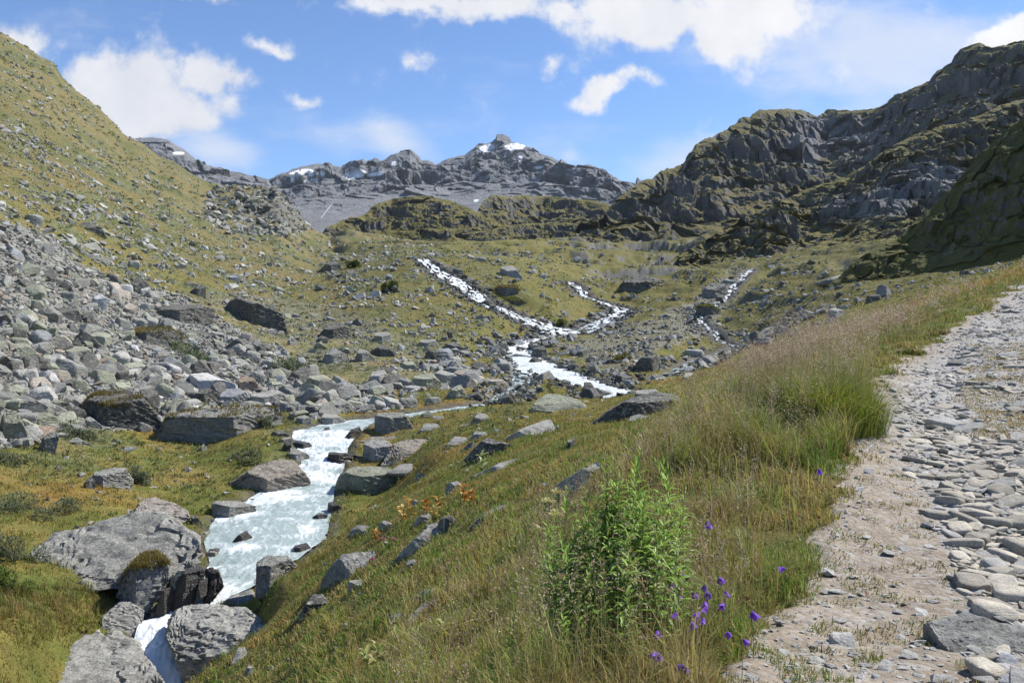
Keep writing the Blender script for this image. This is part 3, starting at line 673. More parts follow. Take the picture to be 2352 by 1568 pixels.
# knolls closing the valley floor
build_hill('hill', [(735, 545), (752, 520), (790, 505), (838, 492), (850, 478), (872, 464), (905, 455), (940, 449), (985, 450), (1030, 461), (1070, 474), (1110, 492), (1160, 520), (1230, 545)], 600, 330, [(735, 350), (900, 420), (1230, 380)], 500, 190,
           relief_hill(4, 24, 10, 190, .7, .5), 'rounded rocky knoll with grassy top below the grey mountain', 'knoll', .8, colour_hill(24, 190, thr=(.34, .54)), None, M_hill)
build_hill('hill', [(1075, 520), (1095, 488), (1108, 462), (1130, 447), (1180, 449), (1250, 451), (1300, 456), (1350, 460), (1412, 472), (1460, 500), (1520, 540)], [(1075, 590), (1520, 600)], 420, [(1075, 440), (1250, 560), (1520, 500)], 500, 200,
           relief_hill(5, 30, 14, 220, .9, .6), 'layered rock terraces with grass bands at the valley head', 'knoll', .75, colour_hill(30, 220, thr=(.34, .54)), None, M_hill)
build_hill('hill', [(1060, 560), (1085, 535), (1150, 520), (1230, 512), (1300, 512), (1370, 525), (1450, 548)], [(1060, 600), (1450, 610)], 330, [(1060, 345), (1250, 380), (1450, 350)], 420, 130,
           relief_hill(3, 18, 9, 250, .7, .5), 'low dark rock band in front of the terraces', 'knoll', .7, colour_hill(20, 250, thr=(.32, .5)), None, M_hill)

# the far mountain
SKY_M = [(560, 470), (590, 440), (610, 420), (627, 409), (653, 397), (672, 386), (693, 378), (714, 375), (733, 375), (753, 377), (765, 384), (784, 388), (797, 378), (814, 370), (824, 368), (834, 366), (842, 371), (851, 370), (860, 365), (868, 364), (876, 369), (884, 367), (898, 359), (911, 353), (926, 348), (941, 345), (951, 353), (960, 363), (968, 373), (976, 371), (984, 370), (994, 371), (1001, 378), (1007, 375), (1014, 373),
         (1026, 369), (1038, 365), (1052, 361), (1068, 358), (1076, 350), (1084, 342), (1090, 337), (1094, 330), (1103, 329), (1111, 327), (1116, 329), (1121, 327), (1130, 326), (1138, 324), (1141, 313), (1147, 312), (1154, 311), (1163, 315), (1170, 318), (1175, 328), (1186, 330), (1198, 333), (1208, 336), (1218, 337), (1227, 343), (1235, 350), (1250, 357), (1265, 362), (1276, 368), (1284, 372), (1288, 365), (1292, 368), (1304, 374), (1318, 380), (1335, 381), (1351, 383), (1368, 386), (1385, 390), (1396, 395), (1405, 400), (1412, 407), (1420, 413), (1440, 420), (1456, 424), (1500, 440), (1560, 470)]
def relief_mount(Pm, env, T, px):
    x, y, z = Pm[..., 0], Pm[..., 1], Pm[..., 2]
    r = fbm3(x, y, z * 1.5, 160, 6, 300, .55, ridged=True); r2 = fbm3(x, y, z, 40, 4, 310, .6)
    up = sm(.46, .82, T + fbm2(x, y, 260, 2, 345) * .18)
    k1_ = crags(x + r2 * 9, y, z * .9, 62, 360); k2_ = crags(x, y + r2 * 5, z, 24, 361)
    y2 = y - env * up * (r * 38 + r2 * 8 + k1_ * 18 + k2_ * 8); z2 = z + env * up * (r * 11 + r2 * 4 + k1_ * 6 + k2_ * 3) + (1 - up) * env * r2 * 3
    z2 = z2 + env * up * sm(.3, .75, T) * (terr3(z2, x, y2, 46, 330, .6, 5, 1.4) + terr3(z2, x, y2, 15, 331, .45))
    return np.stack([x * y2 / y, y2, z2], -1)
SNOW = [(1120, 340, 20, 8), (1183, 337, 27, 8), (1194, 365, 6, 7), (1236, 385, 11, 3), (815, 401, 26, 11), (865, 400, 20, 4), (694, 395, 28, 6), (720, 401, 14, 3), (672, 412, 5, 8), (725, 413, 11, 3), (741, 397, 5, 7), (905, 375, 6, 5), (1094, 461, 6, 3), (700, 418, 4, 3)]
def colour_mount(Pm, n, cx, ry, T):
    x, y, z = Pm[..., 0], Pm[..., 1], Pm[..., 2]
    a = fbm3(x, y, z, 110, 4, 340); b = fbm3(x, y, z, 22, 4, 341); st = 1 - n[..., 2]
    cliff = mixc((.066, .067, .070), (.155, .156, .158), np.clip(.35 + a * .6 + b * .7, 0, 1))
    scree = mixc((.165, .166, .168), (.235, .236, .236), np.clip(.5 + b * .7 + a * .4, 0, 1))
    c = mixc(scree, cliff, sm(.40, .62, st + a * .15 + b * .12) * sm(.38, .72, T + a * .2))
    c = mixc(c, (.14, .128, .075), sm(.30, .02, T) * sm(-.1, .3, a + b) * .8)
    for sx, sy, rx, ry_ in SNOW:
        d = np.hypot((cx - sx) / rx, (ry - sy - (cx - sx) * -.12) / ry_) + b * .55
        c = mixc(c, (.86, .88, .90), sm(1.05, .9, d))
    for (x1, y1, x2, y2, w) in [(765, 465, 738, 500, 1.1), (803, 410, 795, 436, 2.0)]:
        l = math.hypot(x2 - x1, y2 - y1); tt = np.clip(((cx - x1) * (x2 - x1) + (ry - y1) * (y2 - y1)) / l ** 2, 0, 1)
        d = np.hypot(cx - x1 - tt * (x2 - x1), ry - y1 - tt * (y2 - y1)) / w + b * .9
        c = mixc(c, (.7, .72, .74), sm(1.1, .7, d) * .6)
    return c
build_hill('mountain', SKY_M, [(560, 560), (1560, 560)], 800, [(560, 1500), (1150, 1900), (1560, 1500)], 1150, 480, relief_mount, 'grey rocky mountain with a square summit block and snow patches', 'mountain', 1.15, colour_mount, None, M_mount)
def colour_left(Pm, n, cx, ry, T):
    c = colour_mount(Pm, n, cx, ry, T * 0 + .8)
    return mixc(c, (.86, .88, .9), sm(1.0, .8, np.hypot((cx - 410) / 15, (ry - 352) / 3.5)))
def relief_left(Pm, env, T, px):
    return relief_mount(Pm, env * .7, T * 0 + .9, px)
build_hill('mountain', [(150, 420), (240, 350), (302, 320), (320, 317), (347, 315), (370, 318), (387, 322), (410, 340), (430, 352), (447, 363), (460, 378), (473, 388), (496, 390), (520, 392), (538, 395), (553, 397), (575, 404), (593, 408), (615, 415), (640, 432), (680, 470)], 520, 900, 1500, 520, 260,
           relief_left, 'pale grey ridge showing behind the grassy left hillside', 'mountain', 1.0, colour_left, None, M_mount)
build_hill('mountain', [(1440, 440), (1458, 424), (1463, 410), (1466, 409), (1470, 416), (1478, 415), (1486, 422), (1500, 440)], 470, 1900, 2200, 120, 60,
           relief_left, 'tiny grey pinnacle peeping over the dark ridge', 'mountain', 1.0, colour_left, None, M_mount)

# the air of the valley: far rock fades a little towards blue
def haze():
    x0, x1, y0, y1, z0_, z1 = -2600, 2600, -120, 3400, -22, 520
    V = np.array([(x, y, z) for x in (x0, x1) for y in (y0, y1) for z in (z0_, z1)], float)
    Fq = np.array([(0, 1, 3, 2), (4, 6, 7, 5), (0, 4, 5, 1), (2, 3, 7, 6), (0, 2, 6, 4), (1, 5, 7, 3)])
    m = bpy.data.materials.new('air'); m.use_nodes = True; nt = m.node_tree; nt.nodes.clear()
    out = nt.nodes.new('ShaderNodeOutputMaterial'); v = nt.nodes.new('ShaderNodeVolumePrincipled'); v.inputs['Color'].default_value = (.84, .91, 1.0, 1); v.inputs['Density'].default_value = 4.5e-5
    nt.links.new(v.outputs[0], out.inputs['Volume'])
    tag(obj('haze', new_mesh('haze', V, [Fq], None, False, [m])), 'thin bluish haze in the valley air', 'haze', kind='stuff')
haze()
# ------------------------------------------------------------------ rocks
M_rock = mat_rock('alpine_rock', 'object', .9, amount=.45)
M_rock_near = mat_rock('near_rock', 'object', 1.9, lichen=(.47, .465, .39), amount=.75, mott=.5, specks=.85)
M_wet = mat_rock('wet_rock', 'object', 1.3, lichen=(.10, .09, .075), amount=.3, spec=.6, rough=.35)
M_rubble = mat_rock('rubble_rock', 'attr', .9, amount=.4)
M_stone = mat_rock('track_stone', 'object', 9, lichen=(.40, .39, .36), amount=.35)
M_chips = mat_rock('track_chips', 'attr', 9, lichen=(.40, .39, .36), amount=.3)
TONE = {'g': (.29, .283, .255), 'p': (.41, .398, .36), 'd': (.13, .124, .113), 't': (.41, .35, .29), 'n': (.34, .345, .255), 'b': (.29, .30, .31), 'w': (.062, .054, .044), 'r': (.33, .25, .19), 'l': (.60, .58, .55)}
TWORD = {'g': 'grey', 'p': 'pale grey', 'd': 'dark grey', 't': 'tan', 'n': 'lichen-green', 'b': 'bluish grey', 'w': 'wet dark', 'r': 'rusty', 'l': 'whitish'}

def cube_sphere(n):
    """unit cube grid: vertices shared along edges, quads"""
    idx = {}; V = []; Fc = []
    def vid(p):
        k = tuple(np.round(p, 5))
        if k not in idx: idx[k] = len(V); V.append(p)
        return idx[k]
    g = np.linspace(-1, 1, n + 1)
    for ax in range(3):
        for s in (-1, 1):
            ids = np.empty((n + 1, n + 1), int)
            for i in range(n + 1):
                for j in range(n + 1):
                    p = np.zeros(3); p[ax] = s; p[(ax + 1) % 3] = g[i]; p[(ax + 2) % 3] = g[j] * s
                    ids[i, j] = vid(p)
            q = np.stack([ids[:-1, :-1], ids[1:, :-1], ids[1:, 1:], ids[:-1, 1:]], -1).reshape(-1, 4); Fc.append(q)
    return np.array(V), np.concatenate(Fc)
_CS = {n: cube_sphere(n) for n in (5, 9, 16, 30, 46)}

def box_start(n, half, p=5.0):
    V, Fc = _CS[n]
    r = (np.abs(V) ** p).sum(1) ** (1 / p)
    return V / r[:, None] * np.asarray(half), Fc

def clip(V, planes, rep=3):
    for _ in range(rep):
        for n, d in planes:
            s = V @ n - d; k = s > 0
            V[k] -= s[k, None] * n
    return V

def vnormals(V, Fc):
    n = np.zeros_like(V); fn = np.cross(V[Fc[:, 2]] - V[Fc[:, 0]], V[Fc[:, 3]] - V[Fc[:, 1]])
    for k in range(4): np.add.at(n, Fc[:, k], fn)
    return n / (np.linalg.norm(n, axis=1, keepdims=True) + 1e-9)

def roughen(V, Fc, size, amp, seed, strata=.5, axis=(.3, .25, .92)):
    n = vnormals(V, Fc); o = seed * 13.7
    d = fbm3(V[:, 0] + o, V[:, 1], V[:, 2], size, 5, seed % 97, .55) * amp
    a = np.array(axis); a = a / np.linalg.norm(a); h = V @ a
    q = h / (size * .22) + fbm3(V[:, 0] + o, V[:, 1], V[:, 2], size, 3, seed % 97 + 5) * 1.5
    d += (np.abs((q % 1) - .5) - .25) * amp * strata * 1.2
    w_ = fbm3(V[:, 0] - o, V[:, 1], V[:, 2], size * .5, 2, seed % 97 + 9) * .5
    cr = np.abs(per3((V[:, 0] - o) / size * .9 + w_, V[:, 1] / size * .9, h / size * 2.2 + w_, seed % 97 + 11))
    d -= sm(.045, .0, cr) * amp * .6
    return V + n * d[:, None]

HEROES = []
CROPS = {0: (0, 0, 1), 4: (0, 523.1, .3335), 5: (784.4, 523.1, .3335), 6: (1567.7, 523.1, .3335), 7: (0, 1045.6, .3335), 8: (784.4, 1045.6, .3335), 9: (1567.7, 1045.6, .3335), 3: (516.8, 918.7, .26855)}

def hull2(pts):
    pts = sorted(map(tuple, pts))
    def half(ps):
        h = []
        for p in ps:
            while len(h) >= 2 and (h[-1][0] - h[-2][0]) * (p[1] - h[-2][1]) - (h[-1][1] - h[-2][1]) * (p[0] - h[-2][0]) <= 0: h.pop()
            h.append(p)
        return h
    a = half(pts); b = half(pts[::-1]); return np.array(a[:-1] + b[:-1])

def hero(crop, pts, tone, label=None, short=None, top=.4, deep=.8, n=16, skew=0.0, turf=0.0, amp=.05, Y=None, name='boulder', rough_seed=None, part_of=None, mat=None, yaw=None, embed=.3, under=-.35):
    ox, oy, k = CROPS[crop]
    P = np.array(pts, float) * k + (ox, oy); H = hull2(P)
    pyb = P[:, 1].max(); pyt = P[:, 1].min(); x0, x1 = P[:, 0].min(), P[:, 0].max(); pc = (x0 + x1) / 2
    bx = P[np.argmax(P[:, 1]), 0] * .5 + pc * .5
    Yb = Y or depth_at(bx, min(pyb - (pyb - pyt) * .06, 1640))
    seed = len(HEROES) + 3; r = np.random.default_rng(seed)
    W = (x1 - x0) / F * Yb; Ha = (pyb - pyt) / F * Yb; D = max(W * deep, Ha * .6)
    Yc = Yb + D * .5
    zt = (CY - pyt) / F * (Yc + .5 * D if pyt < CY else Yc); zg = (CY - pyb) / F * Yb
    zb = min(zg, float(ground_z((pc - CX) / F * Yc, Yc))) - embed * Ha
    C = np.array([(pc - CX) / F * Yc, Yc, (zt + zb) / 2])
    V, Fc = box_start(n, (W * .70 * Yc / Yb, D * .55, (zt - zb) * .61 + .02))
    V = V + C
    if crop == 8 and Yb < 27:                       # ledges follow the fall of the slope
        hb = lambda q: max([a[1] + (b[1] - a[1]) * (q - a[0]) / (b[0] - a[0]) for a, b in zip(H, np.roll(H, -1, 0)) if min(a[0], b[0]) <= q <= max(a[0], b[0]) and abs(a[0] - b[0]) > 1e-6] or [pyb])
        qa, qb = x0 + .15 * (x1 - x0), x1 - .15 * (x1 - x0); ya, yb_ = hb(qa), hb(qb); Ya, Yb2 = depth_at(qa, ya), depth_at(qb, yb_)
        xa, xb = (qa - CX) / F * Ya, (qb - CX) / F * Yb2; kk = np.clip((Yb2 - Ya) / max(xb - xa, .05), -1.6, 1.6); kz = np.clip(((CY - yb_) / F * Yb2 - (CY - ya) / F * Ya) / max(xb - xa, .05), -.9, .9)
        V[:, 1] += kk * (V[:, 0] - C[0]); V[:, 2] += kz * (V[:, 0] - C[0])
    planes = []
    ray = lambda p: np.array([(p[0] - CX) / F, 1.0, (CY - p[1]) / F])
    cen = ray(H.mean(0))
    for i in range(len(H)):
        a, b = H[i], H[(i + 1) % len(H)]
        nn = np.cross(ray(a), ray(b)); nn /= np.linalg.norm(nn)
        if nn @ cen > 0: nn = -nn
        if nn[2] < under: continue                      # the foot stands in the ground
        planes.append((nn, 0.0))
    A = ray((pc, pyt)) * (Yc + .38 * D); B = ray((pc, pyt + top * (pyb - pyt))) * (Yc - .46 * D)
    d = B - A; tn_ = np.array([skew, d[2], -d[1]]); tn_ /= np.linalg.norm(tn_)
    if tn_[2] > .05: planes.append((tn_, float(tn_ @ (A * .5 + B * .5))))
    yw = yaw if yaw is not None else r.uniform(-.5, .5)
    for s, c in ((yw - .45, .08), (yw + .55, .12)) if top < .58 else ((yw * .6, 1.15),):
        nn = np.array([math.sin(s), -math.cos(s), c + r.uniform(-.1, .15)]); nn /= np.linalg.norm(nn)
        q = np.array([C[0] + r.uniform(-.12, .12) * W, Yc - (.46 if top < .58 else .52) * D, zg + Ha * (.3 if top < .58 else .1)]); planes.append((nn, float(nn @ q)))
    for _ in range(4):
        nn = r.normal(size=3); nn /= np.linalg.norm(nn)
        if nn[2] < -.2: nn[2] *= -1
        planes.append((nn, float(nn @ C) + .5 * (abs(nn[0]) * W * .9 + abs(nn[1]) * D * .9 + abs(nn[2]) * (zt - zb) * .93) * (1.12 if n > 30 else 1.0)))
    V = clip(V, planes)
    V = roughen(V, Fc, max(W, Ha) * .42, min(W, Ha * 1.4) * amp, seed)
    if n > 16: V = roughen(V, Fc, max(W, Ha) * .14, min(W, Ha * 1.4) * amp * .55, seed + 31, 1.1, (.5, -.3, .8))
    base = np.array([C[0], Yc, zg])
    me = new_mesh(name, V - base, [Fc], None, n > 12, [mat or (M_wet if tone == 'w' else M_rock_near if Yb < 30 else M_rock)])
    if n > 12: me.set_sharp_from_angle(angle=R(38)) if hasattr(me, 'set_sharp_from_angle') else None
    o = obj(name, me); o.location = base; o.color = (*(np.array(TONE[tone]) * r.uniform(.92, 1.08) * (.80 if Yb < 45 and name == 'boulder' else 1)), 1)
    h = dict(o=o, H=H, Y=Yb, px=pc, py=(pyb + pyt) / 2, w=x1 - x0, h=pyb - pyt, tone=tone, label=label, short=short, V=V, Fc=Fc, turf=turf)
    HEROES.append(h)
    if label: tag(o, label, 'boulder' if name == 'boulder' else 'stone')
    return o
h = hero
# round the near stream
h(7, [(60, 920), (110, 800), (250, 640), (390, 550), (600, 490), (1000, 390), (1130, 400), (1250, 490), (1370, 560), (1380, 660), (1360, 750), (900, 830), (550, 900), (300, 980), (140, 1040)], 'g', 'huge grey lichen-spotted slab sloping beside the stream', 'the huge sloping slab', top=.80, deep=.75, n=46, skew=-.08, amp=.055, under=-.998, Y=21.2)
h(7, [(-500, 1500), (0, 1340), (200, 1250), (560, 1110), (640, 1110), (720, 1200), (850, 1260), (960, 1310), (1000, 1370), (930, 1440), (820, 1600), (300, 1800), (-500, 1780)], 'p', 'broad pale grey slab at the water where the stream leaves the picture', 'the bottom slab', top=.85, deep=.8, n=46, amp=.05)
h(7, [(700, 1110), (830, 1000), (900, 1010), (990, 1070), (980, 1140), (900, 1190), (800, 1230), (700, 1180)], 'p', 'pale rounded rock wedged between the two big slabs', 'the wedged pale rock', top=.6, n=30)
h(7, [(800, 980), (830, 880), (920, 760), (1000, 690), (1080, 680), (1160, 760), (1160, 870), (1100, 960), (970, 1040), (860, 1010)], 'b', 'dark boulder with a cap of yellow grass, against the huge slab', 'the grass-capped dark boulder', top=.3, n=30, turf=1, Y=20.9, under=-.8)
h(7, [(1190, 990), (1210, 870), (1280, 780), (1380, 765), (1410, 800), (1390, 900), (1340, 1000)], 'w', 'tallest of the wet black-brown rocks standing in the rapid', 'the tall wet rock', top=.25, n=30, Y=20.95, under=-.9)
h(7, [(1410, 940), (1420, 790), (1450, 770), (1500, 790), (1540, 900), (1500, 950)], 'w', 'knobbly wet black-brown rock jutting farthest into the rapid', 'the knobbly wet rock', top=.25, n=30, amp=.12, Y=21.2, under=-.9)
h(7, [(1345, 1000), (1375, 860), (1430, 840), (1425, 960)], 'w', 'narrow wet rock squeezed between two taller wet rocks', top=.2, Y=20.9, under=-.9)
h(7, [(1090, 1010), (1110, 930), (1180, 900), (1210, 950), (1190, 1010)], 'w', 'low wet rock at the foot of the grass-capped boulder', top=.3, Y=20.8, under=-.9)
h(7, [(1175, 850), (1190, 815), (1245, 805), (1250, 850), (1200, 862)], 'p', 'small pale stone lodged on top of the wet rocks', Y=21.1)
h(7, [(1215, 805), (1235, 780), (1275, 785), (1265, 815)], 'p', 'smallest pale stone tucked under the edge of the huge slab', Y=21.15)
h(7, [(1765, 870), (1770, 740), (1850, 690), (1980, 690), (2010, 750), (2080, 800), (2060, 850), (1900, 880)], 'g', 'mottled grey boulder at the right bank above the rapid', 'the mottled bank boulder', top=.4, n=30, under=-.85)
h(7, [(1605, 590), (1640, 550), (1700, 515), (1745, 570), (1740, 600), (1660, 603)], 'w', 'small pointed dark rock alone in the middle of the stream', 'the lone mid-stream rock', top=.4, n=16, amp=.08)
h(7, [(1460, 410), (1460, 330), (1500, 310), (1640, 315), (1760, 350), (1765, 420), (1600, 437), (1480, 430)], 'g', 'angular grey block half in the stream below the meadow edge', 'the angular stream block', top=.35, n=30, skew=.15)
h(7, [(1670, 140), (1760, 80), (1920, 30), (2020, 40), (2060, 90), (2140, 180), (2130, 220), (1940, 270), (1760, 265), (1740, 200)], 't', 'large wedge-shaped brownish boulder on the meadow side of the stream', 'the brownish wedge boulder', top=.55, n=46, skew=.2)
h(7, [(2020, 685), (2030, 620), (2110, 600), (2150, 640), (2155, 690)], 'w', 'rounded wet rock with water running round it by the right bank', 'the washed round rock', n=16)
h(7, [(1145, 1240), (1170, 1130), (1220, 1060), (1310, 1030), (1500, 1030), (1700, 1060), (1740, 1090), (1640, 1130), (1500, 1200), (1430, 1330), (1420, 1410), (1300, 1395), (1170, 1310)], 'p', 'big pale boulder overhanging the last white plunge of the stream', 'the overhanging boulder', top=.62, n=46, yaw=-.3, Y=18.7)
h(7, [(980, 300), (1060, 290), (1200, 330), (1290, 380), (1310, 440), (1290, 485), (1100, 420), (950, 350)], 't', 'pale tan rock rib just above the huge slab', 'the tan rib', top=.7, n=30)
h(7, [(1310, 420), (1340, 405), (1385, 460), (1380, 487), (1320, 477)], 'd', 'small dark stone between the tan rib and the water')
h(7, [(640, 235), (635, 150), (650, 118), (750, 90), (860, 85), (920, 170), (910, 230), (720, 255)], 'p', 'squared pale block standing alone in the left meadow', 'the lone meadow block', top=.35, n=30, yaw=.25)
h(7, [(575, 235), (580, 190), (620, 145), (655, 170), (655, 243)], 'd', 'dark shard leaning on the lone pale meadow block', n=16)
h(7, [(1730, 920), (1760, 850), (1820, 880), (1760, 920)], 'p', 'little pale stone at the foot of the mottled bank boulder')
h(7, [(2140, 430), (2200, 395), (2260, 400), (2250, 437)], 'w', 'flat wet rock at the right edge of the calm reach')
h(7, [(2255, 372), (2260, 325), (2300, 315), (2352, 360), (2340, 395)], 'w', 'blackish wet rock under the grassy right bank')
h(7, [(1520, 1030), (1600, 960), (1720, 920), (1700, 960), (1600, 1030)], 'g', 'low grey ledge along the grassy bank by the rapid', top=.7, n=16)
h(3, [(1280, 270), (1285, 140), (1310, 110), (1530, 105), (1560, 160), (1597, 220), (1560, 280), (1400, 305), (1285, 300)], 'g', 'big cube-like grey block standing at the top of the rapids', 'the cube-like block', top=.25, n=46, yaw=-.1, skew=.02, amp=.04)
h(3, [(1010, 345), (1080, 250), (1150, 228), (1190, 290), (1180, 325), (1040, 347)], 'w', 'dark wet hump in the water just before the cube-like block', 'the dark wet hump', n=30)
h(3, [(1345, 540), (1440, 380), (1530, 340), (1720, 335), (1790, 390), (1810, 450), (1780, 500), (1600, 515), (1450, 545), (1380, 562)], 't', 'large smooth pinkish tan boulder beside the small waterfall', 'the pinkish tan boulder', top=.6, n=46, skew=.15)
h(3, [(1178, 530), (1190, 360), (1260, 340), (1400, 350), (1430, 390), (1380, 470), (1300, 540), (1230, 545)], 'p', 'upright streaky slab between the waterfall and the pinkish boulder', 'the streaky slab', top=.35, n=30)
h(3, [(1170, 345), (1250, 312), (1590, 300), (1610, 320), (1400, 352), (1200, 362)], 'g', 'flat grey slab lying in front of the cube-like block', top=.8, n=16, deep=.5)
h(3, [(935, 830), (950, 740), (990, 650), (1080, 570), (1250, 565), (1380, 580), (1450, 610), (1490, 680), (1350, 715), (1150, 775), (1000, 815)], 'n', 'flat-topped greenish boulder at the right edge of the white pool', 'the greenish flat-topped boulder', top=.35, n=46, yaw=-.2)
h(3, [(1420, 600), (1500, 545), (1700, 535), (1820, 560), (1780, 595), (1560, 622), (1460, 622)], 'g', 'low grey rock in the grass behind the greenish flat-topped boulder', top=.7, n=16)
h(3, [(395, 340), (400, 270), (480, 255), (540, 300), (480, 342)], 'd', 'dark rock at the left end of the rapids beneath the layered outcrop', n=16)
h(3, [(440, 382), (470, 330), (560, 310), (572, 342), (490, 384)], 't', 'tan rock in a heap at the left edge of the rapids', n=16)
h(3, [(480, 430), (510, 360), (560, 350), (572, 420), (520, 447)], 'w', 'black wet rock in a heap at the left edge of the rapids', n=16)
h(3, [(550, 490), (560, 410), (620, 420), (720, 470), (718, 545), (650, 552), (560, 515)], 'p', 'pale streaked rock beside the small waterfall, left of the white chute', 'the pale chute rock', n=30)
h(3, [(570, 380), (600, 340), (720, 360), (765, 410), (640, 415)], 'w', 'wet rounded rock lapped by the top of the chute', n=16)
h(3, [(605, 190), (620, 140), (680, 125), (750, 160), (742, 192), (680, 212)], 'g', 'grey rock in the stream by the end of the layered outcrop', n=16)
h(3, [(800, 205), (830, 130), (850, 115), (950, 125), (1040, 180), (1055, 208), (900, 214)], 'p', 'pale ridge-backed rock in the stream beside the meadow', 'the ridge-backed stream rock', n=30)
h(3, [(850, 272), (850, 238), (885, 228), (912, 262), (900, 274)], 'w', 'small round dark stone poking out of the upper stream')
h(3, [(870, 528), (890, 440), (940, 450), (1050, 460), (1172, 480), (1172, 535), (1000, 535)], 'w', 'dark ledge with water spilling over it in the small waterfall', 'the spill ledge', top=.3, n=30, amp=.1)
h(3, [(870, 100), (890, 30), (930, -15), (1000, -10), (1060, 15), (1120, 80), (1132, 124), (1040, 127)], 'g', 'pointed grey boulder in the meadow behind the upper stream', 'the pointed meadow boulder', n=30)
h(3, [(665, 90), (680, 20), (715, 3), (840, 65), (760, 97)], 'n', 'lichen-tinted wedge rock just left of the pointed meadow boulder', n=16)
h(3, [(515, 40), (570, 0), (630, 15), (690, 90), (600, 82)], 'g', 'slanting grey rock at the right end of the layered outcrop', n=16)
h(4, [(1120, 1362), (1160, 1300), (1300, 1270), (1600, 1230), (1950, 1240), (2030, 1290), (2022, 1380), (1980, 1412), (1850, 1385), (1700, 1370), (1500, 1365), (1300, 1375)], 'g', 'long low layered outcrop with a grassy top beside the stream', 'the layered outcrop', top=.4, deep=.35, n=46, turf=.35, amp=.09)
# the left hillside and scree
h(4, [(1545, 580), (1580, 510), (1640, 475), (1760, 520), (1940, 590), (1972, 690), (1900, 722), (1780, 700), (1600, 630)], 'd', 'huge tilted dark block with a flat lit top on the left slope', 'the huge tilted block', top=.22, n=46, skew=.35, yaw=-.25)
h(4, [(550, 1330), (560, 1250), (620, 1170), (730, 1120), (900, 1115), (980, 1170), (1060, 1260), (1105, 1340), (1060, 1380), (760, 1412), (700, 1390), (600, 1360)], 'd', 'big dark boulder with grass on its crown at the foot of the scree', 'the big dark scree-foot boulder', top=.35, n=46, turf=.25)
h(4, [(575, 1385), (590, 1310), (620, 1295), (705, 1370), (700, 1394)], 'p', 'pale triangular stone leaning on the big dark scree-foot boulder', n=16)
h(4, [(910, 720), (960, 690), (1150, 690), (1230, 730), (1262, 770), (1240, 830), (1100, 842), (1000, 800), (940, 760)], 'd', 'dark boulder with dry grass on top in the middle of the scree', 'the grass-topped scree boulder', top=.2, n=30, turf=.8)
h(4, [(1060, 600), (1100, 560), (1200, 530), (1350, 530), (1480, 560), (1472, 650), (1400, 697), (1300, 692), (1160, 630)], 'd', 'wide dark block with a streaked face above the scree middle', 'the wide streaked block', top=.2, n=30)
h(4, [(505, 12), (540, -30), (600, -40), (700, 0), (738, 72), (620, 62)], 'd', 'lone dark block high on the left slope above the scree', 'the high lone block', n=30)
h(4, [(1250, 1090), (1310, 1010), (1420, 1000), (1520, 1040), (1600, 1070), (1560, 1122), (1400, 1132)], 'l', 'whitish streaked boulder in the lower scree', 'the whitish streaked boulder', n=30)
h(4, [(1610, 1095), (1660, 1020), (1740, 1030), (1782, 1090), (1760, 1132), (1650, 1124)], 'r', 'rust-stained jagged boulder next to the whitish streaked one', 'the rust-stained boulder', n=30)
h(4, [(1500, 1160), (1560, 1110), (1640, 1105), (1700, 1140), (1752, 1212), (1640, 1222), (1540, 1195)], 'b', 'smooth sloping blue-grey slab forming a dark hollow in the lower scree', 'the smooth hollow slab', top=.5, n=30)
h(4, [(1350, 1205), (1370, 1110), (1440, 1100), (1500, 1140), (1480, 1190), (1420, 1214)], 'd', 'dark block propping the smooth hollow slab', n=30)
h(4, [(1710, 1205), (1730, 1150), (1900, 1110), (1970, 1150), (1972, 1205), (1800, 1232)], 'p', 'pale flat boulder at the lower edge of the scree by the outcrop', 'the pale scree-edge boulder', top=.5, n=30)
h(4, [(620, 545), (640, 480), (690, 450), (737, 490), (735, 535), (650, 557)], 'l', 'bright whitish rock sticking up among grey scree', 'the bright scree rock', n=16)
h(4, [(890, 420), (905, 380), (935, 350), (1000, 360), (1030, 400), (960, 467), (900, 462)], 'd', 'dark rounded boulder at the top edge of the scree', 'the dark top-edge boulder', n=16)
h(4, [(955, 472), (975, 418), (1030, 405), (1047, 452)], 'l', 'whitish rock against the dark top-edge boulder', n=16)
h(4, [(1320, 430), (1370, 390), (1417, 400), (1417, 462), (1380, 482)], 'd', 'dark leaning rock above the wide streaked block', n=16)
h(4, [(1230, 402), (1300, 370), (1350, 385), (1322, 424), (1250, 424)], 'd', 'low dark rock left of the dark leaning rock', n=16)
h(4, [(350, 590), (420, 550), (540, 560), (557, 620), (480, 652), (380, 630)], 'd', 'broad dark brown boulder in the grey scree', 'the broad brown boulder', n=16)
h(4, [(550, 648), (590, 580), (630, 580), (677, 662), (600, 684)], 'd', 'dark squared rock right of the broad brown boulder', n=16)
h(4, [(-30, 1440), (0, 1330), (30, 1270), (110, 1260), (180, 1400), (192, 1442), (60, 1484)], 'n', 'tall lichen-green rock at the lower left end of the scree', 'the tall lichen rock', n=30)
h(4, [(215, 1392), (240, 1290), (310, 1265), (400, 1310), (412, 1382), (290, 1404)], 'n', 'rounded lichen-green rock right of the tall lichen rock', n=16)
h(4, [(60, 1250), (80, 1160), (180, 1150), (290, 1210), (260, 1262), (140, 1292)], 'g', 'broad grey block above the tall lichen rock', n=16)
h(4, [(295, 1210), (310, 1160), (480, 1210), (502, 1262), (400, 1274)], 'n', 'slanting flat lichen-green slab left of the big dark scree-foot boulder', n=16)
h(4, [(60, 870), (90, 800), (170, 790), (230, 840), (180, 902), (80, 902)], 'n', 'wedge of lichen-green rock in the left part of the scree', n=16)
h(4, [(400, 870), (450, 810), (600, 820), (652, 880), (560, 922), (430, 912)], 'n', 'wide two-toned green and dark boulder in the scree', 'the two-toned boulder', n=16)
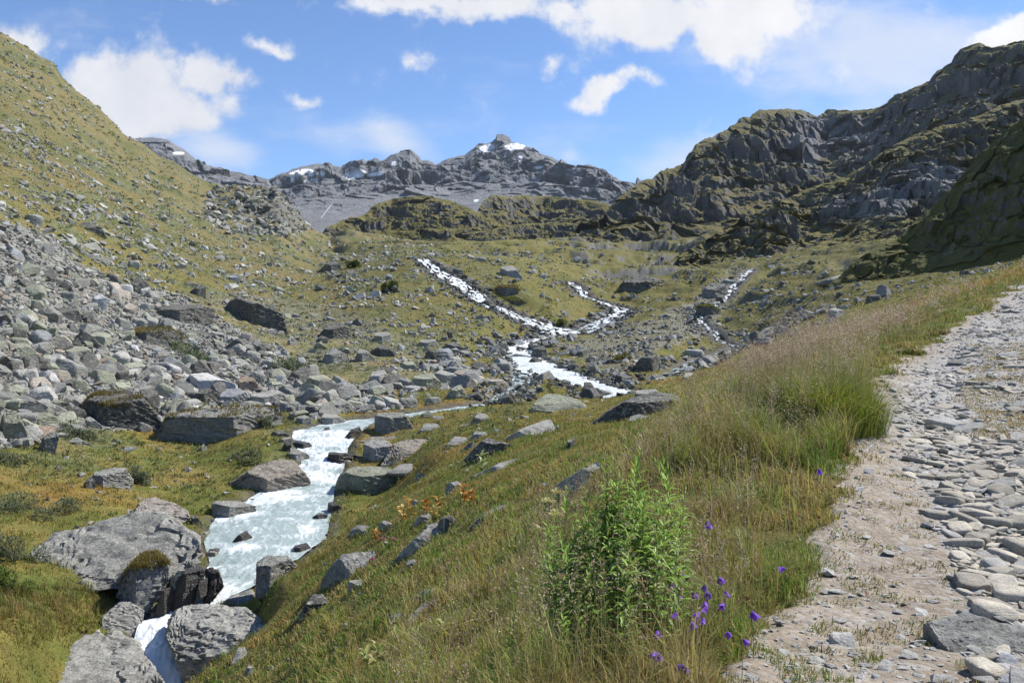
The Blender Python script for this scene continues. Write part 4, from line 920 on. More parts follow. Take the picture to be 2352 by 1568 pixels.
h(4, [(250, 1552), (300, 1440), (380, 1395), (407, 1440), (390, 1512), (300, 1554)], 'g', 'leaning grey slab at the meadow edge below the scree', 'the leaning meadow slab', n=30)
h(4, [(440, 1494), (480, 1450), (530, 1440), (640, 1500), (662, 1528), (500, 1524)], 'g', 'low grey rock right of the leaning meadow slab', n=16)
h(4, [(690, 1527), (760, 1500), (890, 1505), (850, 1532)], 'b', 'flat blue-grey slab lying in the left meadow grass', top=.8)
h(4, [(1360, 1542), (1400, 1485), (1442, 1532)], 'g', 'small pointed stone in the meadow below the layered outcrop')
h(4, [(2080, 1095), (2130, 1020), (2230, 1010), (2300, 1060), (2342, 1112), (2200, 1118)], 'n', 'greenish grey boulder where the scree meets the meadow', 'the greenish meadow-edge boulder', n=30)
h(4, [(2225, 915), (2250, 850), (2300, 830), (2400, 880), (2422, 940), (2300, 954)], 'g', 'large grey angular boulder above the greenish meadow-edge boulder', 'the angular hillside boulder', n=30)
h(4, [(2220, 710), (2250, 660), (2330, 655), (2400, 690), (2422, 762), (2300, 774)], 'd', 'dark brown block on the hillside right of the huge tilted block', 'the dark hillside block', n=30)
h(4, [(2170, 785), (2210, 740), (2262, 760), (2252, 804)], 'd', 'small dark rock at the foot of the dark hillside block')
h(4, [(1970, 810), (2000, 740), (2062, 795), (2052, 824)], 'g', 'upright pointed grey rock below the huge tilted block')
h(4, [(1060, 875), (1050, 820), (1162, 850), (1142, 882)], 'b', 'blue-grey slab below the grass-topped scree boulder')
h(4, [(2215, 278), (2260, 235), (2300, 230), (2352, 260), (2342, 302)], 'd', 'dark rock standing out high on the slope near a green bush', 'the dark upper rock', n=16)
h(4, [(550, 155), (580, 110), (660, 100), (692, 140), (640, 167)], 'p', 'pale rounded boulder above the scree below the high lone block', n=16)
h(4, [(1555, 355), (1590, 325), (1640, 335), (1652, 372)], 'b', 'blue-grey rock on the slope above the huge tilted block')
h(4, [(280, 175), (300, 115), (350, 105), (372, 160), (330, 187)], 'g', 'upright grey rock near the top of the scree', n=16)
h(5, [(200, 850), (290, 800), (347, 850), (330, 882), (260, 894)], 'd', 'dark green-black pyramid rock on the hillside', 'the dark pyramid rock', n=16)
h(5, [(225, 785), (230, 720), (330, 720), (347, 772), (280, 793)], 'g', 'squared grey block above the dark pyramid rock', n=16)
h(5, [(530, 825), (540, 770), (640, 765), (667, 802), (640, 832)], 'g', 'flat-topped grey block in the grass below the long cascade', 'the flat-topped hillside block', n=16)
h(5, [(700, 855), (720, 790), (770, 790), (852, 832), (760, 864)], 'd', 'dark wedge rock right of the flat-topped hillside block', n=16)
h(5, [(470, 1095), (500, 1020), (620, 1000), (700, 1080), (692, 1112), (560, 1114)], 'n', 'large lichen-pale boulder at the lower rim of the boulder field', 'the lichen-pale boulder', n=30)
h(5, [(620, 1015), (680, 975), (760, 1000), (832, 1050), (790, 1078), (700, 1066)], 'p', 'pale smooth boulder right of the lichen-pale boulder', n=16)
h(5, [(380, 1095), (400, 1030), (450, 1030), (522, 1092), (430, 1113)], 'g', 'rough grey boulder left of the lichen-pale boulder', n=16)
h(5, [(90, 915), (120, 830), (180, 850), (232, 902), (200, 924)], 'g', 'tall grey rock in the boulder field below the dark pyramid rock', n=16)
h(5, [(180, 1065), (210, 990), (290, 980), (352, 1062), (280, 1084)], 'p', 'pale hump boulder in the lower boulder field', 'the pale hump boulder', n=16)
h(5, [(390, 970), (430, 920), (490, 920), (522, 972), (460, 984)], 'n', 'rounded greenish rock above the rough grey boulder', n=16)
h(5, [(720, 1160), (770, 1100), (820, 1080), (860, 1140), (877, 1187), (800, 1176)], 'n', 'pointed greenish rock on the meadow beside the narrow brook', 'the pointed brook rock', n=30)
h(5, [(970, 1085), (1000, 1045), (1100, 1040), (1162, 1082)], 't', 'low brownish rock at the edge of the narrow brook', n=16)
# meadow and right bank
h(5, [(1300, 1258), (1350, 1180), (1420, 1140), (1500, 1150), (1620, 1180), (1692, 1232), (1600, 1267), (1400, 1274)], 'n', 'large pyramid-shaped rock in the middle of the far meadow', 'the meadow pyramid', n=46, top=.6)
h(5, [(1175, 1422), (1250, 1380), (1400, 1325), (1440, 1320), (1477, 1400), (1380, 1432)], 'p', 'tilted flat slab rising out of the meadow grass', 'the tilted meadow slab', n=30, top=.6)
h(5, [(1465, 1395), (1490, 1355), (1517, 1390), (1490, 1402)], 'g', 'small upright stone at the right tip of the tilted meadow slab')
h(5, [(1290, 1452), (1310, 1405), (1362, 1447)], 'p', 'small pale triangular stone below the tilted meadow slab')
h(5, [(1540, 1522), (1560, 1460), (1600, 1450), (1622, 1480), (1580, 1524)], 'd', 'small dark rock with a plant, in the grass above the bank', n=16)
h(5, [(870, 1565), (960, 1470), (1000, 1445), (1060, 1460), (1172, 1497), (1100, 1540), (1000, 1590)], 'd', 'dark mossy rock in the meadow right of the pinkish boulder', 'the dark mossy rock', n=30, top=.3)
h(5, [(1740, 1332), (1900, 1220), (2000, 1170), (2150, 1130), (2300, 1150), (2337, 1190), (2200, 1280), (2000, 1315), (1900, 1342)], 'd', 'wide dark outcrop at the end of the white pool', 'the wide dark outcrop', n=46, top=.35)
h(5, [(2010, 1190), (2030, 1120), (2160, 1110), (2202, 1142), (2100, 1194)], 'p', 'pale green-tinged rock on top of the wide dark outcrop', n=16, Y=36)
h(5, [(1940, 1425), (1950, 1370), (1990, 1300), (2040, 1285), (2150, 1310), (2202, 1372), (2150, 1425)], 'g', 'grey boulder half hidden by brown grass below the wide dark outcrop', 'the half-hidden boulder', n=30, top=.35, Y=22)
h(5, [(2010, 995), (2030, 930), (2070, 890), (2170, 880), (2207, 960), (2190, 978), (2080, 998)], 'd', 'dark dome-shaped boulder alone in the far meadow', 'the dark dome boulder', n=30, top=.12)
h(5, [(1965, 985), (1975, 950), (2010, 930), (2030, 985), (2000, 995)], 'd', 'smaller dark rock touching the dark dome boulder')
h(5, [(1320, 1045), (1380, 1000), (1430, 980), (1472, 1030), (1400, 1052)], 'g', 'peaked grey rock parting the white stream from the narrow brook', 'the parting rock', n=16)
h(5, [(1305, 885), (1320, 830), (1390, 810), (1402, 850), (1442, 890)], 'd', 'dark angular rock at the right side of the white water step', 'the dark step rock', n=16)
h(5, [(1600, 885), (1640, 840), (1690, 830), (1732, 862), (1700, 888)], 'd', 'dark rock in the rubble right of the white stream', n=16)
h(5, [(1050, 450), (1090, 400), (1180, 400), (1222, 440), (1220, 477), (1120, 478)], 'd', 'grass-capped boulder splitting the long cascade', 'the cascade-splitting boulder', n=16, turf=1, top=.15)
h(5, [(1090, 520), (1120, 480), (1200, 480), (1282, 530), (1250, 554), (1150, 546)], 'd', 'mossy rock below the grass-capped cascade boulder', n=16, turf=.7)
h(5, [(1080, 338), (1100, 270), (1180, 260), (1222, 310), (1200, 352), (1120, 350)], 'g', 'big grey rock with an overhang beside the top of the cascade', 'the overhang rock', n=16)
h(5, [(980, 505), (1010, 480), (1052, 520), (1040, 548)], 'd', 'dark smooth rock in the foam of the long cascade')
h(5, [(690, 308), (700, 255), (760, 260), (772, 294)], 'd', 'dark rock in the uppermost foam of the long cascade')
h(5, [(760, 300), (775, 275), (830, 280), (840, 320), (790, 325)], 'd', 'dark rock just below the uppermost foam of the cascade')
h(5, [(1500, 595), (1530, 565), (1572, 600), (1550, 618)], 'g', 'grey rock on the grassy tongue between the two cascades')
h(5, [(1345, 235), (1370, 215), (1422, 242)], 'd', 'dark stone alone on the slope above the cascades')
h(5, [(1150, 886), (1200, 865), (1272, 880), (1200, 894)], 'w', 'flat wet rock in the middle of the white stream', top=.8)
h(5, [(1290, 922), (1320, 885), (1372, 905), (1350, 932)], 'w', 'wet rock near the bend of the white stream')
h(5, [(540, 1392), (570, 1350), (650, 1345), (672, 1365), (590, 1402)], 'p', 'pale low rock in the grass right of the cube-like block', top=.6)
h(5, [(885, 1345), (910, 1315), (952, 1330), (920, 1348)], 't', 'small tan stone in the meadow between slab and brook')
h(5, [(840, 1362), (880, 1345), (942, 1350), (900, 1366)], 'g', 'flat grey stone under the small tan meadow stone', top=.8)
h(5, [(890, 1442), (920, 1400), (990, 1405), (1027, 1440), (960, 1457)], 'p', 'pale crumbly rock in the grass above the dark mossy rock', n=16)
h(5, [(720, 1494), (780, 1435), (860, 1445), (867, 1470), (770, 1502)], 'p', 'pale slanting rock right of the pinkish tan boulder', n=16, top=.6)
h(5, [(610, 1322), (630, 1295), (692, 1295), (660, 1324)], 'g', 'flat grey stone on the bank of the brook behind the cube-like block', top=.7)
h(6, [(600, 90), (640, 40), (720, 0), (800, -10), (900, 35), (850, 85), (700, 95)], 'd', 'long rock outcrop on the far right-hand slope', 'the far slope outcrop', n=30, amp=.16, top=.6)
h(6, [(135, 478), (140, 420), (200, 390), (290, 390), (312, 440), (240, 494)], 'g', 'rounded grey boulder beside the thin right-hand rivulet', 'the rivulet boulder', n=30, amp=.1)
h(6, [(80, 605), (110, 540), (180, 530), (262, 580), (200, 614)], 'd', 'dark mossy boulder below the rivulet boulder', n=16, turf=.7, top=.2)
h(6, [(980, 358), (1100, 320), (1180, 310), (1232, 350), (1170, 374)], 'g', 'smooth grey outcrop in the terraced green slope', n=30, top=.6, amp=.1)
h(6, [(0, 1042), (20, 1000), (130, 995), (162, 1032)], 'p', 'flat pale slab in the orange grass right of the dark dome boulder', top=.6, n=16)
h(6, [(260, 374), (300, 350), (372, 370), (330, 392)], 'g', 'flat grey rock at the top of the rivulet boulder')
h(6, [(225, 500), (250, 460), (300, 465), (305, 505)], 'd', 'dark rock at the right foot of the rivulet boulder')
h(5, [(1900, 425), (1950, 360), (2060, 330), (2110, 360), (2150, 395), (2352, 390), (2345, 432), (2000, 432)], 'd', 'long dark rock ledge under the grassy terraces', 'the dark terrace ledge', n=30, top=.45, deep=.5, amp=.2)
# ledges on the near slope
h(8, [(-150, 890), (-90, 790), (0, 690), (200, 665), (300, 640), (400, 640), (330, 720), (240, 780), (60, 860), (-100, 905)], 'g', 'long rounded rock ledge crossing the near grassy slope', 'the long near ledge', n=46, top=.6)
h(8, [(380, 705), (520, 560), (600, 480), (700, 460), (830, 480), (822, 512), (720, 562), (600, 610), (500, 660)], 'g', 'rough grey ledge below the yellow-leaved plants', 'the rough ledge', n=30, top=.6)
h(8, [(670, 445), (740, 410), (790, 440), (827, 492), (740, 486)], 'd', 'dark arched rock on the upper end of the rough ledge', n=16, top=.4)
h(8, [(900, 482), (980, 400), (1180, 315), (1290, 290), (1302, 312), (1150, 382), (1060, 432), (960, 476)], 'g', 'long smooth sloping slab in the near grass', 'the smooth sloping slab', n=30, top=.75)
h(8, [(1295, 262), (1340, 210), (1410, 180), (1452, 210), (1380, 254)], 'd', 'dark thin rock edge above the smooth sloping slab', n=16, top=.3)
h(8, [(1550, 160), (1650, 100), (1790, 30), (1842, 90), (1832, 155), (1760, 184), (1600, 184)], 'p', 'pale pointed rock partly covered by grass above the tall leafy plants', 'the pale bank rock', n=30, top=.5)
h(8, [(715, 245), (725, 190), (840, 170), (852, 210), (832, 254), (760, 263)], 'g', 'grey squared rock in the near slope above the yellow-leaved plants', n=16)
h(8, [(60, 492), (100, 480), (240, 480), (282, 522), (150, 538)], 'g', 'flat crumbling rock near the right bank of the stream', n=16, top=.7)
h(8, [(240, 485), (290, 445), (382, 480), (372, 527), (290, 528)], 'g', 'pointed grey rock joined to the flat crumbling rock', n=16)
h(8, [(475, 345), (490, 295), (547, 320), (540, 352)], 'g', 'small grey stone behind the yellow-leaved plants')
h(8, [(490, 475), (530, 420), (610, 390), (662, 400), (640, 442), (560, 484)], 't', 'brownish rock surrounded by yellow-leaved plants', 'the brownish plant rock', n=16)
h(8, [(470, 990), (560, 930), (700, 895), (832, 900), (740, 952), (540, 1003)], 'g', 'flat slab lying in the near grass', 'the flat near slab', n=16, top=.75)
h(8, [(440, 1165), (480, 1100), (560, 1020), (620, 990), (672, 995), (600, 1062), (500, 1134)], 'g', 'narrow slab just below the flat near slab', n=16, top=.7)
h(8, [(800, 950), (900, 900), (1050, 850), (1052, 860), (1000, 902), (850, 956)], 'g', 'thin rock edge right of the flat near slab', n=16, top=.6)
h(7, [(2020, 1155), (2100, 1040), (2150, 960), (2220, 950), (2242, 980), (2150, 1062), (2050, 1156)], 'd', 'dark stepped rock in the grass above the bottom of the slope', n=16, top=.4)
h(8, [(960, 114), (1080, 55), (1230, 10), (1282, 30), (1150, 72), (1010, 118)], 'p', 'long pale flat rock in the grass left of the pale bank rock', n=16, top=.7)
h(7, [(1690, 1484), (1710, 1440), (1762, 1465), (1762, 1502)], 'p', 'small pale stone in the grass near the bottom edge')
h(8, [(0, 1400), (20, 1372), (70, 1380), (66, 1396)], 'l', 'small whitish flat stone at the bottom of the grassy slope')
# slabs and marked stones of the track
ST = dict(name='track_stone', n=16, mat=M_stone)
h(9, [(1840, 1110), (1960, 1080), (2200, 1170), (2420, 1230), (2420, 1400), (2330, 1432), (2150, 1330), (2040, 1280), (1900, 1180)], 'g', 'large sloping bedrock slab in the track', 'the bedrock slab', top=.8, name='track_stone', n=46, mat=M_rock_near, embed=.6, amp=.03)
h(9, [(2020, 1400), (2060, 1350), (2130, 1360), (2152, 1440), (2070, 1453)], 'g', 'grey angular stone under the lower edge of the bedrock slab', top=.5, **ST)
h(9, [(2120, 1440), (2200, 1350), (2270, 1370), (2352, 1470), (2300, 1494), (2180, 1523)], 'b', 'large blue-grey angular stone in the corner of the track', 'the blue-grey corner stone', top=.55, **ST)
h(9, [(2165, 1590), (2200, 1510), (2300, 1510), (2352, 1560), (2340, 1630), (2200, 1630)], 'b', 'blue-grey stone cut by the bottom edge of the picture', top=.6, **ST)
h(9, [(1085, 695), (1130, 665), (1182, 680), (1150, 712), (1100, 717)], 'l', 'white wedge stone lying on the sandy edge of the track', 'the white wedge stone', top=.5, **ST)
h(9, [(1030, 578), (1070, 530), (1102, 580), (1060, 592)], 'l', 'small white shard sticking up at the grass edge of the track', top=.4, **ST)
h(9, [(590, 1362), (700, 1310), (822, 1320), (780, 1362), (650, 1377)], 'p', 'flat pale stone at the foot of the flowering bank', top=.7, **ST)
h(9, [(1650, 200), (1760, 175), (1870, 190), (1877, 242), (1750, 254)], 'p', 'broad flat pale stone at the top of the cobbles', 'the broad flat stone', top=.75, **ST)
h(9, [(1910, 245), (1960, 200), (2040, 230), (2042, 282), (1960, 284)], 'p', 'angular pale stone right of the broad flat stone', top=.5, **ST)
h(9, [(2040, 225), (2200, 150), (2290, 160), (2292, 190), (2130, 252), (2060, 274)], 'g', 'long diagonal slab across the track', 'the long diagonal slab', top=.5, **ST)
h(9, [(2140, 435), (2200, 390), (2370, 360), (2372, 420), (2250, 453)], 'g', 'long dark-sided slab at the right edge of the cobbles', 'the right-edge slab', top=.5, **ST)
h(9, [(1620, 115), (1700, 100), (1692, 135), (1650, 143)], 'p', 'pale squared stone above the broad flat stone', top=.5, **ST)
h(9, [(1690, 145), (1710, 110), (1772, 140), (1762, 163)], 'r', 'rust-brown stone touching a pale squared stone', top=.4, **ST)
h(9, [(2220, 80), (2290, 20), (2380, 0), (2380, 90), (2280, 94)], 'g', 'big grey slab at the right edge of the track, above the diagonal slab', top=.6, **ST)
h(6, [(1350, 1325), (1440, 1290), (1492, 1310), (1440, 1343)], 'p', 'flat pale slab at the grass edge of the middle track', 'the grass-edge slab', top=.6, **ST)
h(6, [(1680, 1320), (1760, 1290), (1922, 1340), (1880, 1392), (1770, 1414)], 'p', 'large lumpy pale rock in the middle of the track', 'the lumpy pale rock', top=.55, **ST)
h(6, [(1470, 1444), (1540, 1410), (1592, 1430), (1560, 1458)], 'p', 'flat pale slab below the grass-edge slab', top=.6, **ST)
h(6, [(1850, 1400), (1900, 1345), (2080, 1335), (2092, 1370), (2000, 1420), (1880, 1415)], 'g', 'broad grey slab right of the lumpy pale rock', top=.6, **ST)
h(6, [(1580, 1515), (1680, 1480), (1722, 1500), (1660, 1538)], 'p', 'pale slab in the middle of the track, below the lumpy rock', top=.6, **ST)
h(6, [(1590, 1124), (1620, 1105), (1682, 1130), (1630, 1143)], 'l', 'whitish flat stone in the stretch right of the tall grass tuft', top=.6, **ST)
h(6, [(2230, 1250), (2300, 1190), (2380, 1200), (2380, 1262)], 'g', 'grey slab in the dry grass at the right rim of the track', top=.6, **ST)
h(6, [(1270, 1514), (1300, 1490), (1332, 1500), (1310, 1533)], 'l', 'whitish stone near the wet edge below the grass tuft', top=.5, **ST)
h(6, [(1800, 955), (1850, 910), (2000, 912), (1950, 962), (1840, 965)], 'd', 'dark flat body put in for the dark hollow of the track behind the tuft', 'the dark hollow', top=.4, **ST)  # dark stone body added in place of a dark hollow
h(6, [(1995, 548), (2020, 540), (2045, 548), (2020, 556)], 'p', 'pale flat stone on the far bend of the track', top=.6, **ST)

def in_heroes(px, py, grow=0):
    r = np.zeros(np.shape(px), bool)
    for q in HEROES:
        H = q['H']; c = H.mean(0); r |= in_poly(px, py, [tuple(c + (p - c) * (1 + grow)) for p in H])
    return r

# ---- loose rocks: convex hulls of a few random points
import bmesh
def hull_rock(seed, npts=13, flat=.7):
    r = np.random.default_rng(seed); bm = bmesh.new()
    p = r.uniform(-1, 1, (npts, 3)); p /= (np.abs(p) ** 3.5).sum(1, keepdims=True) ** (1 / 3.5); p *= r.uniform(.75, 1, (npts, 1))
    for q in p: bm.verts.new(q * (1, r.uniform(.65, .95), flat))
    bmesh.ops.convex_hull(bm, input=bm.verts); bm.verts.ensure_lookup_table()
    for v in [v for v in bm.verts if not v.link_faces]: bm.verts.remove(v)
    bm.verts.index_update(); V = np.array([v.co[:] for v in bm.verts]); T = np.array([[v.index for v in f.verts] for f in bm.faces]); bm.free()
    return V, T
LOW = [hull_rock(s, 12 + s % 5, .45 + .06 * (s % 6)) for s in range(30)]

def mid_rock(seed, n=9, rounded=0.0, mat=None, name='rock'):
    r = np.random.default_rng(seed + 500)
    asp = np.array([1, r.uniform(.65, .95), r.uniform(.45, .8)])
    V, Fc = box_start(n, asp, 5 - 2.4 * rounded)
    pl = []
    for _ in range(11 if not rounded else 6):
        nn = r.normal(size=3); nn /= np.linalg.norm(nn); pl.append((nn, float((np.abs(nn) * asp).sum() * r.uniform(.52, .82) * (1 + .12 * rounded))))
    V = clip(V, pl, 2); V = roughen(V, Fc, .8, .05 if not rounded else .06, seed, .4)
    return new_mesh(name, V, [Fc], None, bool(rounded), [mat])
MID = [mid_rock(s, 9, 0, M_rock) for s in range(16)]

def rand_rots(n, r, tilt=.5):
    a = r.uniform(0, 2 * np.pi, n); t = r.normal(0, tilt, n); u = r.normal(0, tilt, n)
    ca, sa, ct, st, cu, su = np.cos(a), np.sin(a), np.cos(t), np.sin(t), np.cos(u), np.sin(u)
    Rz = np.zeros((n, 3, 3)); Rz[:, 0, 0] = ca; Rz[:, 0, 1] = -sa; Rz[:, 1, 0] = sa; Rz[:, 1, 1] = ca; Rz[:, 2, 2] = 1
    Rx = np.zeros((n, 3, 3)); Rx[:, 0, 0] = 1; Rx[:, 1, 1] = ct; Rx[:, 1, 2] = -st; Rx[:, 2, 1] = st; Rx[:, 2, 2] = ct
    Ry = np.zeros((n, 3, 3)); Ry[:, 1, 1] = 1; Ry[:, 0, 0] = cu; Ry[:, 0, 2] = su; Ry[:, 2, 0] = -su; Ry[:, 2, 2] = cu
    return Rz @ Rx @ Ry

def merged_rocks(name, pos, size, rots, cols, mat, lows=LOW, smooth=False):
    V = []; T = []; C = []; off = 0; k = np.arange(len(pos)) % len(lows)
    for i, (v, t) in enumerate(lows):
        s = np.flatnonzero(k == i)
        if not len(s): continue
        vv = np.einsum('nij,vj->nvi', rots[s], v) * size[s, None, None] + pos[s, None]
        V.append(vv.reshape(-1, 3)); T.append((t[None] + (np.arange(len(s)) * len(v))[:, None, None] + off).reshape(-1, 3)); off += len(s) * len(v)
        C.append(np.repeat(cols[s], len(v), 0))
    return obj(name, new_mesh(name, np.concatenate(V), [np.concatenate(T)], {'col': np.concatenate(C)}, smooth, [mat]))

def scatter(n, px0, px1, Y0, Y1, keep):
    px = rng.uniform(px0, px1, n); ly = rng.uniform(math.log(Y0), math.log(Y1), n)
    j = np.clip(np.searchsorted(lY, ly), 0, NR - 1); i = np.clip(np.rint((px - pxs[0]) / 3).astype(int), 0, NC - 1)
    k = keep(i, j); px, ly, i, j = px[k], ly[k], i[k], j[k]
    Y = np.exp(ly); x = (px - CX) / F * Y; z = ground_z(x, Y)
    return np.stack([x, Y, z], 1), i, j

_rp = fbm2(X, YY, 9, 3, 81)
POS, SIZ, TON = [], [], []
def add_rocks(n, reg, keep, smin, smax, expo, tones, probs, sink=.25, lift=0.0):
    P, i, j = scatter(n, *reg, keep)
    s = np.minimum(smin * rng.uniform(1e-4, 1, len(P)) ** -expo, smax * rng.uniform(.5, 1, len(P)))
    P[:, 2] += s * (.5 - sink) * .6 + lift * np.clip(-DW[j, i], 0, .4)
    POS.append(P); SIZ.append(s); TON.append(rng.choice(list(tones), len(P), p=np.array(probs) / sum(probs)))
gen = 'gpdntbrl'
add_rocks(42000, (-300, 900, 33, 120), lambda i, j: SCA[j, i], .105, .95, .47, gen, [36, 14, 18, 15, 7, 7, 2, 2])
add_rocks(22000, (400, 1160, 45, 130), lambda i, j: SCB[j, i] & (rng.uniform(size=len(i)) < .40 * sm(-.4, .25, _rp[j, i])), .12, .95, .48, gen, [38, 14, 14, 16, 7, 5, 2, 1])
add_rocks(14000, (1200, 1750, 55, 220), lambda i, j: SCC[j, i] & (DW[j, i] > .3) & (rng.uniform(size=len(i)) < sm(-.4, .3, _rp[j, i])), .13, .7, .45, 'gpdb', [40, 10, 28, 22])
add_rocks(42000, (-250, 1000, 45, 325), lambda i, j: (~SCA[j, i]) & (~SCB[j, i]) & (DW[j, i] > 1) & (rng.uniform(size=len(i)) < sm(-.35, .5, _rp[j, i]) * .85), .20, 1.1, .42, gen, [36, 34, 6, 18, 5, 5, 2, 6])
add_rocks(26000, (1000, 2350, 70, 325), lambda i, j: (DW[j, i] > .8) & (~SCC[j, i]) & (rng.uniform(size=len(i)) < sm(-.25, .45, _rp[j, i]) * (1 - .8 * sm(1800, 2000, PXG[j, i]))), .18, 1.2, .45, 'gpdb', [40, 12, 26, 22])
add_rocks(7000, (900, 1600, 95, 165), lambda i, j: (DW[j, i] < 2.6) & (DW[j, i] > -3) & (rng.uniform(size=len(i)) < sm(2.6, .4, DW[j, i])), .20, .95, .42, 'gdwb', [24, 34, 28, 14], .3, .8)
add_rocks(2200, (1080, 1480, 50, 112), lambda i, j: (DW[j, i] < 1.8) & (DW[j, i] > -.7), .16, .62, .42, 'gdwb', [22, 30, 34, 14], .3, 1.0)
add_rocks(900, (1400, 1950, 60, 250), lambda i, j: (DW[j, i] < 2.2), .18, .8, .42, 'gdwb', [30, 30, 20, 20], .3, 1.0)
add_rocks(4200, (200, 1100, 18, 52), lambda i, j: (DW[j, i] < .55) & (DW[j, i] > -.25) & (rng.uniform(size=len(i)) < .5), .05, .34, .42, 'gpdtw', [22, 12, 22, 10, 34], .4)
add_rocks(500, (0, 1600, 26, 70), lambda i, j: (DW[j, i] > 1.2) & (~SCA[j, i]) & (~SCB[j, i]), .09, .5, .4, 'gpdt', [40, 25, 20, 15], .5)
add_rocks(400, (500, 1400, 7, 26), lambda i, j: (DW[j, i] > .8) & (PATHM[j, i] < .05) & (rng.uniform(size=len(i)) < .4), .03, .2, .4, 'gpt', [50, 35, 15], .6)
add_rocks(4500, (470, 760, 130, 328), lambda i, j: (CRAG[j, i] > .25), .4, 2.0, .45, 'gpdn', [36, 14, 34, 16])
add_rocks(3500, (1000, 2000, 100, 328), lambda i, j: (rk[j, i] > .35), .35, 1.8, .45, 'gpdb', [40, 10, 34, 16])
POS = np.concatenate(POS); SIZ = np.concatenate(SIZ); TON = np.concatenate(TON)
ppx = POS[:, 0] / POS[:, 1] * F + CX; ppy = CY - F * POS[:, 2] / POS[:, 1]
ok = ~(in_heroes(ppx, ppy) & (SIZ * F / POS[:, 1] > 6))
POS, SIZ, TON, ppx, ppy = POS[ok], SIZ[ok], TON[ok], ppx[ok], ppy[ok]
gi = np.clip(np.rint((ppx - pxs[0]) / 3).astype(int), 0, NC - 1); gj = np.clip(np.searchsorted(lY, np.log(POS[:, 1])), 0, NR - 1)
vis = (PYv[gj, gi] <= MINPY[gj, gi] + 3) & (ppx > 5) & (ppx < 2345)
scr = SIZ * F / POS[:, 1] * vis
order = np.argsort(-scr); big = order[:300]; rest = order[300:]
cols = np.array([TONE[t] for t in TON]) * rng.uniform(.8, 1.18, (len(TON), 1))
merged_rocks('rubble', POS[rest], SIZ[rest], rand_rots(len(rest), rng, .45), cols[rest], M_rubble)
tag(bpy.data.objects['rubble'], 'countless small grey stones strewn over scree, slopes and stream edges', 'rubble', kind='stuff')

SHORTS = [q for q in HEROES if q['short'] and q['o'].name.startswith('boulder')]
USED = set(q['label'] for q in HEROES if q['label'])
def place_words(px, py):
    """where a rock lies, told from the big boulders near it"""
    out = []
    for q in SHORTS:
        dx = px - q['px']; dy = py - q['py']; d = math.hypot(dx / (q['w'] * .5 + 14), dy / (q['h'] * .5 + 12))
        out.append((d, dx, dy, q))
    out.sort(key=lambda t: t[0]); r = []
    for d, dx, dy, q in out[:9]:
        side = ('right of' if dx > 0 else 'left of') if abs(dx) / q['w'] > abs(dy) / q['h'] else ('below' if dy > 0 else 'above')
        step = 'touching' if d < 1.25 else 'just ' + side if d < 2.6 else side if d < 5 else 'well ' + side
        r.append((step, q['short']))
    return r, out
def auto_label(px, py, tone, size_word, shape, kind):
    pl, out = place_words(px, py)
    base = f"{size_word} {shape} {TWORD[tone]} {kind}".replace('  ', ' ').strip()
    for st, sh in pl:
        l = f"{base} {st} {sh}"
        if len(l.split()) <= 16 and l not in USED: USED.add(l); return l
    for (s1, h1), (s2, h2) in zip(pl, pl[1:]):
        l = f"{base} between {h1} and {h2}"
        if len(l.split()) <= 16 and l not in USED: USED.add(l); return l
    return f"{base} {pl[0][0]} {pl[0][1]}"
rr = rand_rots(300, rng, .4)
for q, k in enumerate(big):
    o = obj('rock', MID[q % 16]) if q < 16 else link(bpy.data.objects['rock'].copy())
    o.name = 'rock'; o.data = MID[q % 16]
    asp = rng.choice(['flat', 'blocky', 'long', 'tall'], p=[.3, .4, .2, .1])
    sc = {'flat': (1.1, 1, .7), 'blocky': (.9, .95, 1.1), 'long': (1.3, .75, .85), 'tall': (.75, .75, 1.35)}[asp]
    rot = Matrix(rr[q].tolist()).to_4x4() if asp != 'tall' else Matrix.Rotation(rng.uniform(0, 6), 4, 'Z')
    o.matrix_world = Matrix.Translation(POS[k]) @ rot @ Matrix.Diagonal((*(np.array(sc) * SIZ[k]), 1))
    o.color = (*cols[k], 1)
    if TON[k] == 'w':
        o.material_slots[0].link = 'OBJECT'; o.material_slots[0].material = M_wet
    sw = 'large' if SIZ[k] > .66 else 'mid-sized' if SIZ[k] > .45 else 'small'
    tag(o, auto_label(ppx[k], ppy[k], TON[k], sw, asp, 'rock'), 'rock', 'loose rocks on scree and slopes')

